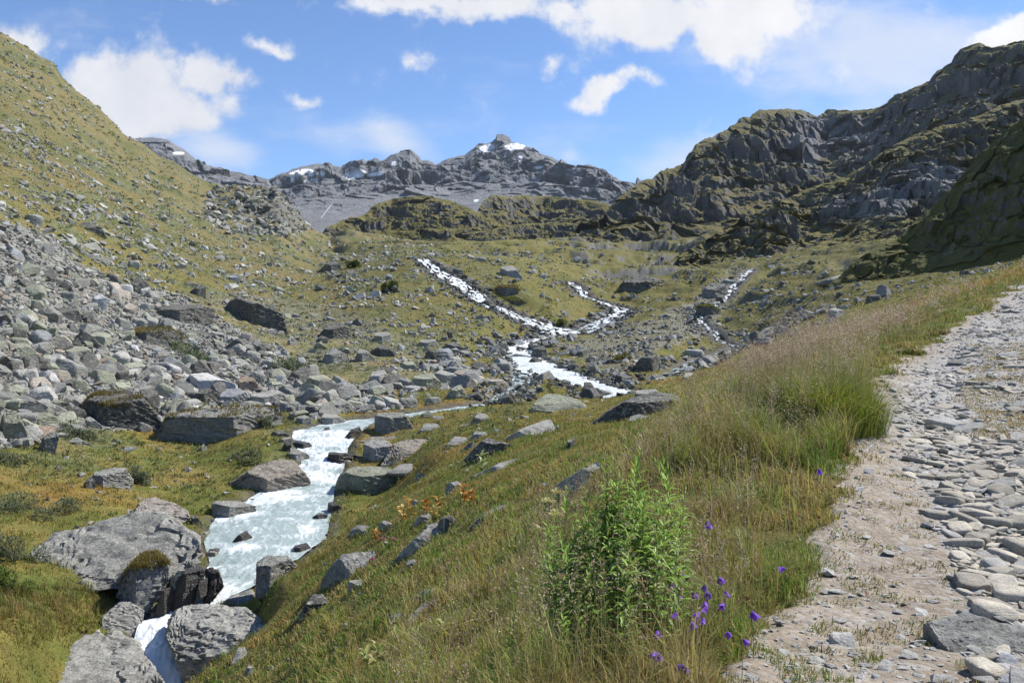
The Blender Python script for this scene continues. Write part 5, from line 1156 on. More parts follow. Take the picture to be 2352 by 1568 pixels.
# ---- stones of the track
def path_stones():
    cand = []
    n = 44000
    px = rng.uniform(1900, 2836, n); ly = rng.uniform(math.log(2.7), math.log(26), n)
    j = np.clip(np.searchsorted(lY, ly), 0, NR - 1); i = np.clip(np.rint((px - pxs[0]) / 3).astype(int), 0, NC - 1)
    cob = COB[j, i] * (PATHM[j, i] > .7)
    k = (cob > rng.uniform(.25, 1, n)) & ((np.exp(ly) < 6.5 + rng.uniform(0, 2, n)) | (fbm2((px - CX) / F * np.exp(ly), np.exp(ly), 1.2, 3, 97) > rng.uniform(-.2, .5, n))); px, ly, j, i = px[k], ly[k], j[k], i[k]
    Y = np.exp(ly); x = (px - CX) / F * Y; z = ground_z(x, Y); py = CY - F * z / Y
    s = np.clip(.0185 * rng.uniform(1e-4, 1, len(px)) ** -.45, .02, .085) * np.where(Y > 6.5, .62 + .03 * Y, 1.0)
    o = np.argsort(-s); ok = ~in_heroes(px, py, .04)
    cell = {}; res = []
    for q in o:
        if not ok[q]: continue
        c = (int(x[q] // .2), int(Y[q] // .2)); good = True
        for a in (-1, 0, 1):
            for b in (-1, 0, 1):
                for (xx, yy, ss) in cell.get((c[0] + a, c[1] + b), ()):
                    if (xx - x[q]) ** 2 + (yy - Y[q]) ** 2 < ((ss + s[q]) * .80) ** 2: good = False; break
                if not good: break
            if not good: break
        if good: cell.setdefault(c, []).append((x[q], Y[q], s[q])); res.append(q)
    res = np.array(res)
    return np.stack([x[res], Y[res], z[res] + .018 + s[res] * .10], 1), s[res], px[res], py[res]
SP, SS, spx, spy = path_stones()
sscr = SS * F / SP[:, 1] * (spx < 2350) * (spy < 1566)
order = np.argsort(-sscr); bigs, rests = order[:270], order[270:]
STN = rng.choice(list('gpb'), len(SP), p=[.45, .42, .13])
scol = np.array([TONE[t] for t in STN]) * rng.uniform(1.0, 1.35, (len(SP), 1)) * (1.12, 1.03, .90)
LOWS = [hull_rock(900 + s, 17, .32) for s in range(12)]
# extra chips on the sandy strip and in the far track
n = 46000; px = rng.uniform(1700, 2836, n); ly = rng.uniform(math.log(2.8), math.log(28), n)
j = np.clip(np.searchsorted(lY, ly), 0, NR - 1); i = np.clip(np.rint((px - pxs[0]) / 3).astype(int), 0, NC - 1)
k = (PATHM[j, i] > .6) & (rng.uniform(size=n) < .14 + .55 * COB[j, i]); px, ly = px[k], ly[k]; Yc_ = np.exp(ly); xc_ = (px - CX) / F * Yc_
cs = np.minimum(np.maximum(.006, .0009 * Yc_) * rng.uniform(1e-3, 1, len(px)) ** -.5, .06); zc_ = ground_z(xc_, Yc_) + .016 + cs * .15
AP = np.concatenate([SP[rests], np.stack([xc_, Yc_, zc_], 1)]); AS = np.concatenate([SS[rests], cs])
AC = np.concatenate([scol[rests], np.array([TONE['p']]) * rng.uniform(.8, 1.3, (len(cs), 1))])
tag(merged_rocks('gravel', AP, AS, rand_rots(len(AP), rng, .22), AC, M_chips, LOWS), 'pale gravel and small stones of the track', 'gravel', kind='stuff')
SMESH = [mid_rock(40 + s, 9, .15, M_stone, 'track_stone') for s in range(14)]
SHORTS = [q for q in HEROES if q['short'] and q['o'].name.startswith('track_stone')]
first = None
rr = rand_rots(len(bigs), rng, .16)
for q, k in enumerate(bigs):
    if first is None: o = first = obj('track_stone', SMESH[0])
    else: o = link(first.copy()); o.data = SMESH[q % 14]
    asp = rng.choice(['round', 'long', 'flat'], p=[.4, .35, .25])
    sc = {'round': (.98, 1.0, .68), 'long': (1.28, .82, .55), 'flat': (1.18, 1.05, .42)}[asp]
    if SP[k, 1] > 6.5: sc = (sc[0] * 1.25, sc[1], .42)
    o.matrix_world = Matrix.Translation(SP[k]) @ Matrix(rr[q].tolist()).to_4x4() @ Matrix.Diagonal((*(np.array(sc) * SS[k] * 1.08), 1))
    o.color = (*scol[k], 1)
    sw = 'big' if SS[k] > .065 else 'mid-sized' if SS[k] > .042 else 'small'
    tag(o, auto_label(spx[k], spy[k], STN[k], sw, asp, 'stone'), 'stone', 'cobble stones of the track')
# ------------------------------------------------------------------ grass
M_grass = mat_leaf('grass_blade', 'attr', .42, .25, .5)
M_panicle = mat_leaf('seed_head', 'attr', .35, .3, .6)

def blades(P, H, W, C, bend=.45, segs=2, az=None, tipc=None):
    """one narrow bent blade per point: 5 vertices, a quad and a triangle"""
    n = len(P); r = rng
    az = r.uniform(0, 2 * np.pi, n) if az is None else az
    la = az + np.pi / 2 + r.normal(0, .5, n); b = np.abs(r.normal(bend, .22, n)) * H
    s = np.stack([np.cos(az), np.sin(az), np.zeros(n)], 1) * (W / 2)[:, None]
    l = np.stack([np.cos(la), np.sin(la), np.zeros(n)], 1)
    up = np.zeros((n, 3)); up[:, 2] = 1
    mid = P + up * (H * .58)[:, None] + l * (b * .28)[:, None]
    tip = P + up * (np.sqrt(np.maximum(H ** 2 - (b * .9) ** 2, (H * .35) ** 2)))[:, None] + l * b[:, None]
    V = np.stack([P - s, P + s, mid + s * .8, mid - s * .8, tip], 1).reshape(-1, 3)
    o = (np.arange(n) * 5)[:, None]
    cc = np.repeat(C[:, None], 5, 1)
    if tipc is not None: cc[:, 4] = tipc
    return V, np.concatenate([o, o + 1, o + 2, o + 3], 1), np.concatenate([o + 3, o + 2, o + 4], 1), cc.reshape(-1, 3)

def blade_obj(name, parts, mat, parent=None):
    off = 0; V, Q, T, C = [], [], [], []
    for v, q, t, c in parts:
        V.append(v); Q.append(q + off); T.append(t + off); C.append(c); off += len(v)
    return obj(name, new_mesh(name, np.concatenate(V), [np.concatenate(Q), np.concatenate(T)], {'col': np.concatenate(C)}, False, [mat]), parent)

def grass_colour(P, straw=.16, bright=1.35):
    c = vegetation_colour(P[:, 0], P[:, 1]) * bright
    g = sm(-.2, .25, fbm2(P[:, 0], P[:, 1], .7, 3, 98)) * (1 - sm(14, 40, P[:, 1])); c = mixc(c, np.array((.125, .215, .030)) * bright / 1.5, g * .9)
    b_ = sm(.0, .4, fbm2(P[:, 0], P[:, 1], .9, 3, 99)) * (1 - sm(14, 40, P[:, 1])); c = mixc(c, np.array((.27, .19, .085)) * bright / 1.5, b_ * .45)
    n = len(P); k = rng.uniform(size=n)
    c = np.where((k < straw)[:, None], np.array((.40, .31, .13)) * rng.uniform(.7, 1.1, (n, 1)), c)
    c = np.where(((k > .95))[:, None], np.array((.26, .13, .05)), c)
    return (c * rng.uniform(.7, 1.3, (n, 1)) * rng.uniform(.93, 1.07, (n, 3))).astype(np.float32)

parts = []
def grow(n, reg, keep, hmin, hmax, wk, bend=.45, straw=.16, bright=1.35, wmin=.0022, sink=.01):
    P, i, j = scatter(n, *reg, keep)
    cl = np.clip(.55 + fbm2(P[:, 0], P[:, 1], .35 + .012 * P[:, 1].mean(), 3, 91) * 1.1, .15, 1.25)
    H = (hmin + (hmax - hmin) * rng.uniform(0, 1, len(P)) ** 1.6) * cl
    W = np.maximum(wmin, wk * P[:, 1]) * rng.uniform(.7, 1.3, len(P))
    P[:, 2] -= sink
    C = grass_colour(P, straw, bright); parts.append(blades(P, H, W, C, bend))
notpath = lambda i, j, t=.35: PATHM[j, i] < rng.uniform(t - .3, t + .2, len(i))
grow(250000, (-60, 2420, 2.3, 15), lambda i, j: notpath(i, j, .55) & (DW[j, i] > .05), .05, .22, .0014, .6, .27, 1.8, .0048)
grow(60000, (700, 2100, 2.4, 12), lambda i, j: (PATHM[j, i] < .12) & (rng.uniform(size=len(i)) < sm(-.1, .4, fbm2(X[j, i], YY[j, i], .8, 3, 92))), .16, .38, .0012, .5, .2, 1.9, .004)
grow(330000, (-60, 2400, 15, 62), lambda i, j: (DW[j, i] > .1) & (~SCA[j, i]) & (PATHM[j, i] < .3), .06, .27, .00085, .55, .16, 1.6)
grow(150000, (-60, 2400, 60, 170), lambda i, j: (DW[j, i] > .5) & (~SCA[j, i]) & (rk[j, i] < .4), .07, .26, .0012, .55, .12, 1.45)
grow(16000, (-40, 300, 17.5, 24), lambda i, j: in_poly(PXG[j, i], PYv[j, i], [(-20, 1370), (80, 1345), (200, 1350), (290, 1390), (270, 1430), (180, 1450), (0, 1500)]), .2, .5, .0006, .5, .35, 1.3)
grow(9000, (800, 2000, 2.3, 9), lambda i, j: (PATHM[j, i] < .1), .25, .55, .0008, .5, .45, 2.6, .0028)
grow(40000, (2100, 2420, 6.0, 19), lambda i, j: (PATHM[j, i] > .5) & (PXG[j, i] > 2230 + en[j, i] * 120) & (PYv[j, i] > 790) & (PYv[j, i] < 1010), .015, .07, .0007, .6, .8, 1.3, sink=-.015)
grow(26000, (1560, 1990, 6.6, 11.5), lambda i, j: (PATHM[j, i] < .15), .25, .75, .0009, .55, .2, 1.9, .005)
# sparse short tufts on the sandy strip of the track
tn2 = fbm2(X, YY, .28, 3, 93)
grow(60000, (1650, 2420, 2.5, 26), lambda i, j: (PATHM[j, i] > .3) & (tn2[j, i] > .03 + .50 * COB[j, i]), .012, .055, .0012, .7, .3, 1.5, sink=-.014)
grow(26000, (2150, 2420, 5.0, 20), lambda i, j: (PATHM[j, i] > .5) & (tn2[j, i] + fbm2(X[j, i], YY[j, i], 1.5, 2, 94) * .8 + (PXG[j, i] - 2300) / 260 > .40), .015, .06, .0006, .6, .75, 1.3, sink=-.014)
grass = blade_obj('grass', parts, M_grass); tag(grass, 'mixed green, straw and rust-coloured grass covering banks and meadows', 'grass', kind='stuff')

# turf on top of boulders
for q in HEROES:
    if not q['turf']: continue
    V, Fc = q['V'], q['Fc']; n = vnormals(V, Fc); zz = (V[:, 2] - V[:, 2].min()) / np.ptp(V[:, 2])
    k = np.flatnonzero((n[:, 2] > .45) & (zz > .62) & (fbm3(V[:, 0], V[:, 1], V[:, 2], .9, 2, 5) > (.25 - q['turf'] * .8)))
    if len(k) < 5: continue
    cnt = 2600 if q['Y'] < 30 else 1500
    s = rng.choice(k, cnt); P = V[s] + rng.normal(0, .06 * (q['Y'] / 40), (cnt, 3)) * (1, 1, .1) - q['o'].location
    W = np.full(cnt, max(.006, .0009 * q['Y'])); H = rng.uniform(.05, .18, cnt) * (1 + q['Y'] / 120)
    c = np.array((.21, .165, .05)) * rng.uniform(.6, 1.3, (cnt, 1)) * (np.array((.75, 1.0, .8)) if q['turf'] == .7 else 1)
    o = blade_obj('turf', [blades(P, H, W, c.astype(np.float32), .5)], M_grass, q['o'])

# seed-bearing grass of the bank: thin stem, loose panicle of spikelets
def panicles(P, H, hue, spread=.07, npk=16):
    n = len(P); r = rng
    az = r.uniform(0, 2 * np.pi, n); lean = np.stack([np.cos(az), np.sin(az)], 1) * (H * np.abs(r.normal(.12, .10, n)))[:, None]
    W = np.maximum(.0018, .00035 * P[:, 1])
    c = np.array((.30, .25, .11)) * r.uniform(.7, 1.2, (n, 1))
    s = np.stack([np.cos(az), np.sin(az), np.zeros(n)], 1) * (W / 2)[:, None]
    m = P.copy(); m[:, :2] += lean * .35; m[:, 2] += H * .55
    t = P.copy(); t[:, :2] += lean; t[:, 2] += H
    V = np.stack([P - s, P + s, m + s * .8, m - s * .8, t], 1).reshape(-1, 3); o = (np.arange(n) * 5)[:, None]
    stem = (V, np.concatenate([o, o + 1, o + 2, o + 3], 1), np.concatenate([o + 3, o + 2, o + 4], 1), np.repeat(c, 5, 0).astype(np.float32))
    f = r.uniform(.0, 1, (n, npk)) ** .8; ctr = t[:, None] + (m - t)[:, None] * (f * .55)[..., None]
    rad = spread * (H / .7)[:, None] * (.15 + f * (1.25 - f)) ; a2 = r.uniform(0, 2 * np.pi, (n, npk)); rr_ = rad * r.uniform(.2, 1, (n, npk))
    ctr = ctr + np.stack([np.cos(a2) * rr_, np.sin(a2) * rr_, r.normal(0, .012, (n, npk)) + rr_ * .25], -1)
    ctr = ctr.reshape(-1, 3); N = len(ctr); yy_ = np.repeat(P[:, 1], npk)
    L = np.maximum(.010, .0017 * yy_) * r.uniform(.8, 1.6, N); w = np.maximum(.0045, .0008 * yy_)
    d = np.stack([np.cos(a2.ravel()) * .7, np.sin(a2.ravel()) * .7, r.normal(.5, .4, N)], 1); d /= np.linalg.norm(d, axis=1, keepdims=True)
    e = np.cross(d, r.normal(size=(N, 3))); e /= np.linalg.norm(e, axis=1, keepdims=True)
    V2 = np.stack([ctr, ctr + d * (L * .5)[:, None] + e * (w * .5)[:, None], ctr + d * L[:, None], ctr + d * (L * .5)[:, None] - e * (w * .5)[:, None]], 1).reshape(-1, 3)
    o2 = (np.arange(N) * 4)[:, None]
    h = np.where((r.uniform(size=n) < .5)[:, None], np.array(hue), np.array((.52, .41, .28))); c2 = np.repeat(h, npk, 0) * r.uniform(.65, 1.35, (N, 1))
    heads = (V2, np.concatenate([o2, o2 + 1, o2 + 2, o2 + 3], 1), np.zeros((0, 3), int), np.repeat(c2, 4, 0).astype(np.float32))
    return stem, heads
pan = []
P, i, j = scatter(17000, 1250, 2420, 6.5, 33, lambda i, j: (PATHM[j, i] < .06) & (PYv[j, i] > np.interp(PXG[j, i], [1300, 1430, 1560, 1700, 1850, 2100, 2352], [1210, 1120, 1010, 890, 812, 728, 600])) & (path_edge[j, i] - PXG[j, i] < 60 + 620 * sm(26, 9, YY[j, i])) & (rng.uniform(size=len(i)) < sm(-.35, .3, fbm2(X[j, i], YY[j, i], 1.6, 3, 95)) * .62))
_hf = sm(1380, 1620, P[:, 0] / P[:, 1] * F + CX)
pan += panicles(P, rng.uniform(.38, .74, len(P)) * (.5 + .5 * _hf), (.40, .26, .21), .085, 17)
P, i, j = scatter(2600, 900, 1750, 2.5, 9, lambda i, j: (PATHM[j, i] < .05) & (rng.uniform(size=len(i)) < sm(-.1, .4, fbm2(X[j, i], YY[j, i], .7, 3, 96)) * .8))
pan += panicles(P, rng.uniform(.2, .48, len(P)), (.34, .20, .19), .035, 14)
P, i, j = scatter(900, 1150, 2000, 2.4, 7, lambda i, j: (PATHM[j, i] < .05))
pan += panicles(P, rng.uniform(.3, .6, len(P)), (.33, .24, .12), .018, 9)
seed_grass = blade_obj('seed_grass', pan, M_panicle); tag(seed_grass, 'tall brown and purplish seed heads of grass along the bank', 'grass', kind='stuff')

def tuft(name, px, py, h, rad, n, label, heads=0, col=(.15, .19, .03), Y=None):
    b = at(px, py, Y); root = empty(name, b); tag(root, label, 'grass tuft')
    a = rng.uniform(0, 2 * np.pi, n); r_ = rad * np.sqrt(rng.uniform(0, 1, n)) * .45
    P = np.stack([np.cos(a) * r_, np.sin(a) * r_, np.full(n, -.03)], 1)
    P[:, 2] += ground_z(P[:, 0] + b.x, P[:, 1] + b.y) - b.z
    H = h * rng.uniform(.45, 1.05, n) * (1 - .35 * r_ / (rad * .45)); az = a - np.pi / 2 + rng.normal(0, .3, n)
    c = np.array(col) * rng.uniform(.55, 1.35, (n, 1)) * np.array((1, 1, 1)); k = rng.uniform(size=n) < .22; c[k] = np.array((.38, .28, .08)) * rng.uniform(.7, 1.2, (k.sum(), 1))
    W = np.maximum(.005, .0010 * b.y) * rng.uniform(.7, 1.3, n)
    blade_obj('leaves', [blades(P, H, W, c.astype(np.float32), .62, az=az)], M_grass, root)
    if heads:
        a = rng.uniform(0, 2 * np.pi, heads); r_ = rad * .4 * np.sqrt(rng.uniform(0, 1, heads)); P = np.stack([np.cos(a) * r_, np.sin(a) * r_, np.zeros(heads)], 1)
        P0_ = P + np.array(b); st, hd = panicles(P0_, rng.uniform(.75, 1.15, heads) * h * 1.35, (.36, .24, .16), .08, 18)
        blade_obj('seed_heads', [(v - np.array(b), q_, t_, c_) for v, q_, t_, c_ in (st, hd)], M_panicle, root)
    return root
grow_more = None
tuft('grass_tuft', 1895, 972, .80, 1.25, 3000, 'largest bright green grass tuft at the track edge with tall seed heads', 260, (.20, .27, .030), 8.3)
tuft('grass_tuft', 1760, 905, .50, .7, 1100, 'green tuft with brown seed heads behind the largest tuft', 150, (.14, .17, .03), 9.4)
tuft('grass_tuft', 2095, 812, .16, .5, 500, 'low dark green tuft on the track beside the stony bend', 0, (.07, .09, .018))
tuft('grass_tuft', 2150, 770, .15, .45, 420, 'small dark grass cushion at the far track edge', 0, (.075, .09, .02))
tuft('grass_tuft', 2240, 1338, .10, .16, 260, 'grass tuft between the cobbles above the bedrock slab', 0, (.10, .12, .03))
tuft('grass_tuft', 2218, 1470, .11, .22, 420, 'grass tuft against the left side of the bedrock slab', 0, (.13, .14, .035))
tuft('grass_tuft', 2245, 1555, .10, .16, 300, 'yellowish grass tuft at the bottom edge among corner stones', 0, (.19, .18, .04))
tuft('grass_tuft', 2020, 1540, .08, .34, 600, 'wide flat grass patch at the bottom of the sandy strip', 0, (.12, .125, .04))
tuft('grass_tuft', 1880, 1515, .10, .24, 420, 'dark wiry grass tuft on the sand below the flowering bank', 0, (.09, .10, .04))
tuft('grass_tuft', 1835, 1350, .11, .25, 360, 'low green tuft spilling onto the sand beside the harebells', 0, (.10, .13, .028))

# ------------------------------------------------------------------ leafy plants and flowers
M_herb = mat_leaf('herb_leaf', 'attr', .3, .35, .45)
M_heath = mat_leaf('heath_leaf', 'attr', .3, .0, .9)
M_petal = mat_leaf('petal', 'attr', .3, .2, .5)
def leaf_mesh(base, direc, L, W, droop, r, side=None, fold=.25):
    """arrays of leaves: 3 cross sections + tip, folded along the midrib -> verts (n, 8), quads"""
    n = len(base); d = direc / np.linalg.norm(direc, axis=1, keepdims=True)
    up = np.zeros((n, 3)); up[:, 2] = 1
    s = np.cross(d, up); s /= np.linalg.norm(s, axis=1, keepdims=True) + 1e-6; nn = np.cross(s, d)
    sec = [(.0, .25, 0), (.35, 1.0, .10), (.72, .7, .42), (1.0, .04, .95)]
    rows = []
    for t, w, dr in sec:
        c = base + d * (L * t)[:, None] - up * (L * droop * dr)[:, None]
        rows.append(np.stack([c - s * (W * w / 2)[:, None] + nn * (W * w * fold)[:, None], c, c + s * (W * w / 2)[:, None] + nn * (W * w * fold)[:, None]], 1))
    V = np.concatenate(rows, 1)                                  # n, 12, 3
    f = []
    for a in range(3):
        for b in range(2): f.append([a * 3 + b, a * 3 + b + 1, a * 3 + 4 + b, a * 3 + 3 + b])
    f = np.array(f); Fc = (f[None] + (np.arange(n) * 12)[:, None, None]).reshape(-1, 4)
    return V.reshape(-1, 3), Fc
def tube(pts, rad, k=5):
    pts = np.array(pts, float); n = len(pts); rad = np.broadcast_to(rad, (n,)); d = np.gradient(pts, axis=0); d /= np.linalg.norm(d, axis=1, keepdims=True) + 1e-9
    ref = np.array((1, .2, 0)); s = np.cross(d, ref); s /= np.linalg.norm(s, axis=1, keepdims=True) + 1e-9; t = np.cross(d, s)
    a = np.linspace(0, 2 * np.pi, k, endpoint=False)
    V = pts[:, None] + rad[:, None, None] * (np.cos(a)[None, :, None] * s[:, None] + np.sin(a)[None, :, None] * t[:, None])
    f = [[i * k + j, i * k + (j + 1) % k, (i + 1) * k + (j + 1) % k, (i + 1) * k + j] for i in range(n - 1) for j in range(k)]
    return V.reshape(-1, 3), np.array(f)
def herb_proto(seed):
    r = np.random.default_rng(seed + 70)
    t = np.linspace(0, 1, 9); b = r.normal(0, .05, 2); w = r.normal(0, .012, (9, 2)); w[0] = 0
    ax = np.stack([b[0] * t ** 2 + w[:, 0], b[1] * t ** 2 + w[:, 1], t * .86], 1)
    sv, sf = tube(ax, .0042 - .0028 * t)
    smesh = new_mesh('stem', sv, [sf], {'col': np.repeat(np.array([(.17, .19, .05)]), len(sv), 0)}, True, [M_herb])
    n = 50; q = np.sort(r.uniform(.10, 1, n) ** .85); base = np.stack([np.interp(q, t, ax[:, c]) for c in range(3)], 1)
    a = np.arange(n) * 2.4 + r.normal(0, .25, n); el = np.where(q > .86, r.uniform(.7, 1.3, n), r.normal(.58, .22, n))
    d = np.stack([np.cos(a) * np.cos(el), np.sin(a) * np.cos(el), np.sin(el)], 1)
    L = (.128 * np.sin(np.clip(q * 1.02, 0, 1) * np.pi * .88 + .25) + .022) * r.uniform(.75, 1.15, n); W = L * r.uniform(.15, .2, n)
    V, Fc = leaf_mesh(base, d, L, W, np.where(q > .86, .05, .4) * r.uniform(.6, 1.4, n), r)
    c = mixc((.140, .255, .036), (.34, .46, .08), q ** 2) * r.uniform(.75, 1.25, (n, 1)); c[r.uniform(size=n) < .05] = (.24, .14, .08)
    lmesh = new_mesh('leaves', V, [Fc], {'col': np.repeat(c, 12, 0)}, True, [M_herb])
    return smesh, lmesh
HERB = [herb_proto(s) for s in range(7)]
def place_plant(name, meshes, loc, s, rz, label, cat, group=None, tilt=(0, 0)):
    root = empty(name, loc, rz); root.rotation_euler = (tilt[0], tilt[1], rz); root.scale = (s, s, s); tag(root, label, cat, group)
    for nm, me in meshes: obj(nm, me, root)
    return root
TOPS = [(1412, 1075, 1455), (1440, 1050, 1445), (1466, 1066, 1450), (1493, 1052, 1445), (1521, 1072, 1430), (1547, 1086, 1440), (1380, 1102, 1470), (1397, 1090, 1460), (1361, 1150, 1490), (1341, 1156, 1505), (1325, 1166, 1505), (1306, 1186, 1500), (1290, 1202, 1490),
        (1348, 1142, 1470), (1566, 1132, 1440), (1585, 1160, 1450), (1572, 1180, 1470), (1430, 1122, 1480), (1480, 1132, 1485), (1510, 1122, 1480), (1402, 1182, 1510), (1450, 1172, 1510), (1530, 1172, 1490), (1371, 1222, 1535), (1320, 1242, 1545), (1291, 1262, 1540), (1440, 1242, 1550),
        (1502, 1232, 1540), (1552, 1232, 1520), (1270, 1292, 1540), (1350, 1292, 1560), (1410, 1302, 1565), (1470, 1200, 1520), (1335, 1210, 1520), (1425, 1100, 1460), (1456, 1092, 1460), (1500, 1090, 1460), (1390, 1140, 1490), (1310, 1225, 1525), (1362, 1185, 1510), (1533, 1110, 1460), (1478, 1105, 1470),
        (1180, 1425, 1600), (1140, 1462, 1610), (1222, 1442, 1615), (1170, 1395, 1590), (1255, 1400, 1590), (1652, 1085, 1150), (1745, 1020, 1075), (1480, 1355, 1580), (1300, 1380, 1590)]
for q, (px, pt, pb) in enumerate(TOPS):
    px -= 10 if px < 1600 else 0
    Yp = max(depth_at(px, min(pb, 1600)), 2.6); b = at(px, pb, Yp); top = (CY - pt) / F * Yp; h = top - b.z
    low = pt > 1340
    if px > 1600: lab = 'short leafy green shoot in the grass ' + ('above the harebells, apart from the tall clump' if px < 1700 else 'close to the sandy track edge')
    elif low: lab = 'low dark willowherb shoot at the bottom edge, in front of the tall clump'
    elif pt < 1060: lab = 'one of the tallest willowherb stems crowning the clump beside the track'
    elif px < 1330: lab = 'willowherb stem on the stream side of the leafy clump'
    elif px > 1540: lab = 'willowherb stem on the harebell side of the leafy clump'
    elif pt > 1195: lab = 'shorter willowherb stem in front of the leafy clump'
    else: lab = 'upright willowherb stem in the heart of the leafy clump'
    me = HERB[q % 7]
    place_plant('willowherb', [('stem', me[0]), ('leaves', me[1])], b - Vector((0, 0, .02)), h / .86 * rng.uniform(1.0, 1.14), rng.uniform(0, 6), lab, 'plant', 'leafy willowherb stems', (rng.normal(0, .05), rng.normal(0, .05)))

def bell_mesh(seed):
    r = np.random.default_rng(seed + 300); m = 20; prof = [(0, .0015), (.08, .006), (.25, .010), (.55, .0115), (.8, .014), (1.0, .0185)]
    V = []; a = np.linspace(0, 2 * np.pi, m, endpoint=False)
    for t, rad in prof:
        lob = np.cos(a * 5); ext = t ** 6 * .006 * lob; rr_ = rad * (1 + .12 * t ** 3 * lob)
        V.append(np.stack([np.cos(a) * rr_, np.sin(a) * rr_, -(t * .030 + ext)], 1))
    f = [[i * m + j, i * m + (j + 1) % m, (i + 1) * m + (j + 1) % m, (i + 1) * m + j] for i in range(len(prof) - 1) for j in range(m)]
    V = np.concatenate(V); c = mixc((.16, .05, .42), (.30, .12, .66), np.clip(-V[:, 2] / .03, 0, 1))
    return new_mesh('flower', V, [np.array(f)], {'col': c}, True, [M_petal])
BELL = [bell_mesh(s) for s in range(4)]
c3 = lambda x, y: (1090.9 + x * .3593, 1004.9 + y * .3593)
c9 = lambda x, y: (1567.7 + x * .3335, 1045.6 + y * .3335)
BELLS = [c3(*p) for p in [(1275, 960), (1360, 905), (1395, 1005), (1475, 960), (1495, 1015), (1560, 915), (1600, 1000), (1165, 1020), (1470, 1065), (1485, 1105), (1590, 1075), (1290, 1135), (1460, 1170), (1380, 1195), (1165, 1255), (1620, 1270), (1715, 1310), (1165, 1395), (1335, 1480), (1485, 550), (1290, 1025), (1435, 1135)]] + [c9(705, 790), c9(940, 105), c9(480, 1105), (1575, 1540), (1508, 1505), (1728, 1412)]
BLAB = {0: 'harebell at the upper left of the violet cluster', 1: 'topmost harebell of the dense violet cluster', 5: 'harebell leaning out at the upper right of the violet cluster', 7: 'lone harebell left of the cluster beside the willowherb', 10: 'harebell at the right end of the dense violet cluster', 15: 'harebell below the cluster nearer the sand', 16: 'lowest right harebell hanging over the sandy edge',
        17: 'harebell next to the white clover heads', 18: 'harebell near the bottom edge below the white clover', 19: 'tiny harebell high in the grass above the cluster', 22: 'single harebell right of the cluster at the sand', 23: 'small distant harebell beside the track near the tall tuft', 25: 'harebell cut close to the bottom edge', 24: 'half closed harebell between cluster and sand', 26: 'harebell at the lower left under the clover', 27: 'dark drooping harebell over dry grass by the sand'}
stem_m = mat_plain('flower_stem', (.10, .12, .04))
for q, (px, py) in enumerate(BELLS):
    Yp = max(depth_at(px, min(py + 75, 1600)) * .93, 2.5); b = at(px, py + 75, Yp); fz = (CY - py) / F * Yp; hgt = max(fz - b.z, .06)
    root = empty('harebell', b); tag(root, BLAB.get(q, 'violet harebell in the middle of the dense flower cluster'), 'flower', 'harebells at the foot of the bank')
    ox, oy = rng.normal(0, .02, 2)
    t = np.linspace(0, 1, 7); pts = np.stack([ox * (1 - t) ** 1.5 + .004 * np.sin(t * 5), oy * (1 - t) ** 1.5, t * (hgt + .012)], 1); pts[0, 2] = -.03
    sv, sf = tube(pts, .0012, 4); obj('stem', new_mesh('stem', sv, [sf], None, True, [stem_m]), root)
    fl = obj('flower', BELL[q % 4], root); fl.location = (0, 0, hgt + .012); s = rng.uniform(.72, .92) * (Yp / 3.3) ** .8; fl.scale = (s, s, s)
    fl.rotation_euler = (rng.uniform(-.9, .9), rng.uniform(-.9, .9), rng.uniform(0, 6))

def head_mesh(seed, n, cols, rad=.013):
    """round clover head: many small pointed florets"""
    r = np.random.default_rng(seed); d = r.normal(size=(n, 3)); d[:, 2] = np.abs(d[:, 2]) * .9 + .1 * d[:, 2]; d /= np.linalg.norm(d, axis=1, keepdims=True)
    V, Fc = leaf_mesh(d * rad * .3, d, np.full(n, rad) * r.uniform(.7, 1.1, n), np.full(n, rad * .35), np.zeros(n), r)
    c = np.array(cols)[r.integers(0, len(cols), n)] * r.uniform(.8, 1.15, (n, 1))
    return new_mesh('flower_head', V, [Fc], {'col': np.repeat(c, 12, 0)}, True, [M_petal])
WHITE = [head_mesh(s, 90, [(.75, .68, .52), (.70, .62, .45), (.62, .50, .40)]) for s in range(3)]
BROWN = [head_mesh(20 + s, 70, [(.16, .05, .025), (.22, .07, .03), (.10, .035, .02)], .011) for s in range(3)]
def clover(px, py, mesh, label, s, grp, below=55):
    Yp = max(depth_at(px, min(py + below, 1600)), 2.5); b = at(px, py + below, Yp); hgt = max((CY - py) / F * Yp - b.z, .03)
    root = empty('clover', b); tag(root, label, 'flower', grp)
    t = np.linspace(0, 1, 5); pts = np.stack([.015 * (1 - t) ** 2, .006 * np.sin(t * 4), t * hgt], 1); pts[0, 2] = -.03
    sv, sf = tube(pts, .0012, 4); obj('stem', new_mesh('stem', sv, [sf], None, True, [stem_m]), root)
    f = obj('flower_head', mesh, root); f.location = (0, 0, hgt); f.scale = (s, s, s); f.rotation_euler = (rng.uniform(-.4, .4), rng.uniform(-.4, .4), rng.uniform(0, 6))
for q, (p, lab) in enumerate([((985, 1235), 'uppermost large white clover head below the leafy clump'), ((1065, 1295), 'white clover head right below the uppermost large one'), ((1045, 1385), 'greenish white clover head, lowest of the group'), ((1215, 1150), 'cream clover head among the violet harebells'), ((855, 1530), 'small white clover head at the very bottom edge')]):
    clover(*c3(*p), WHITE[q % 3], lab, 1.25 if q < 3 else .9, 'white clover heads')
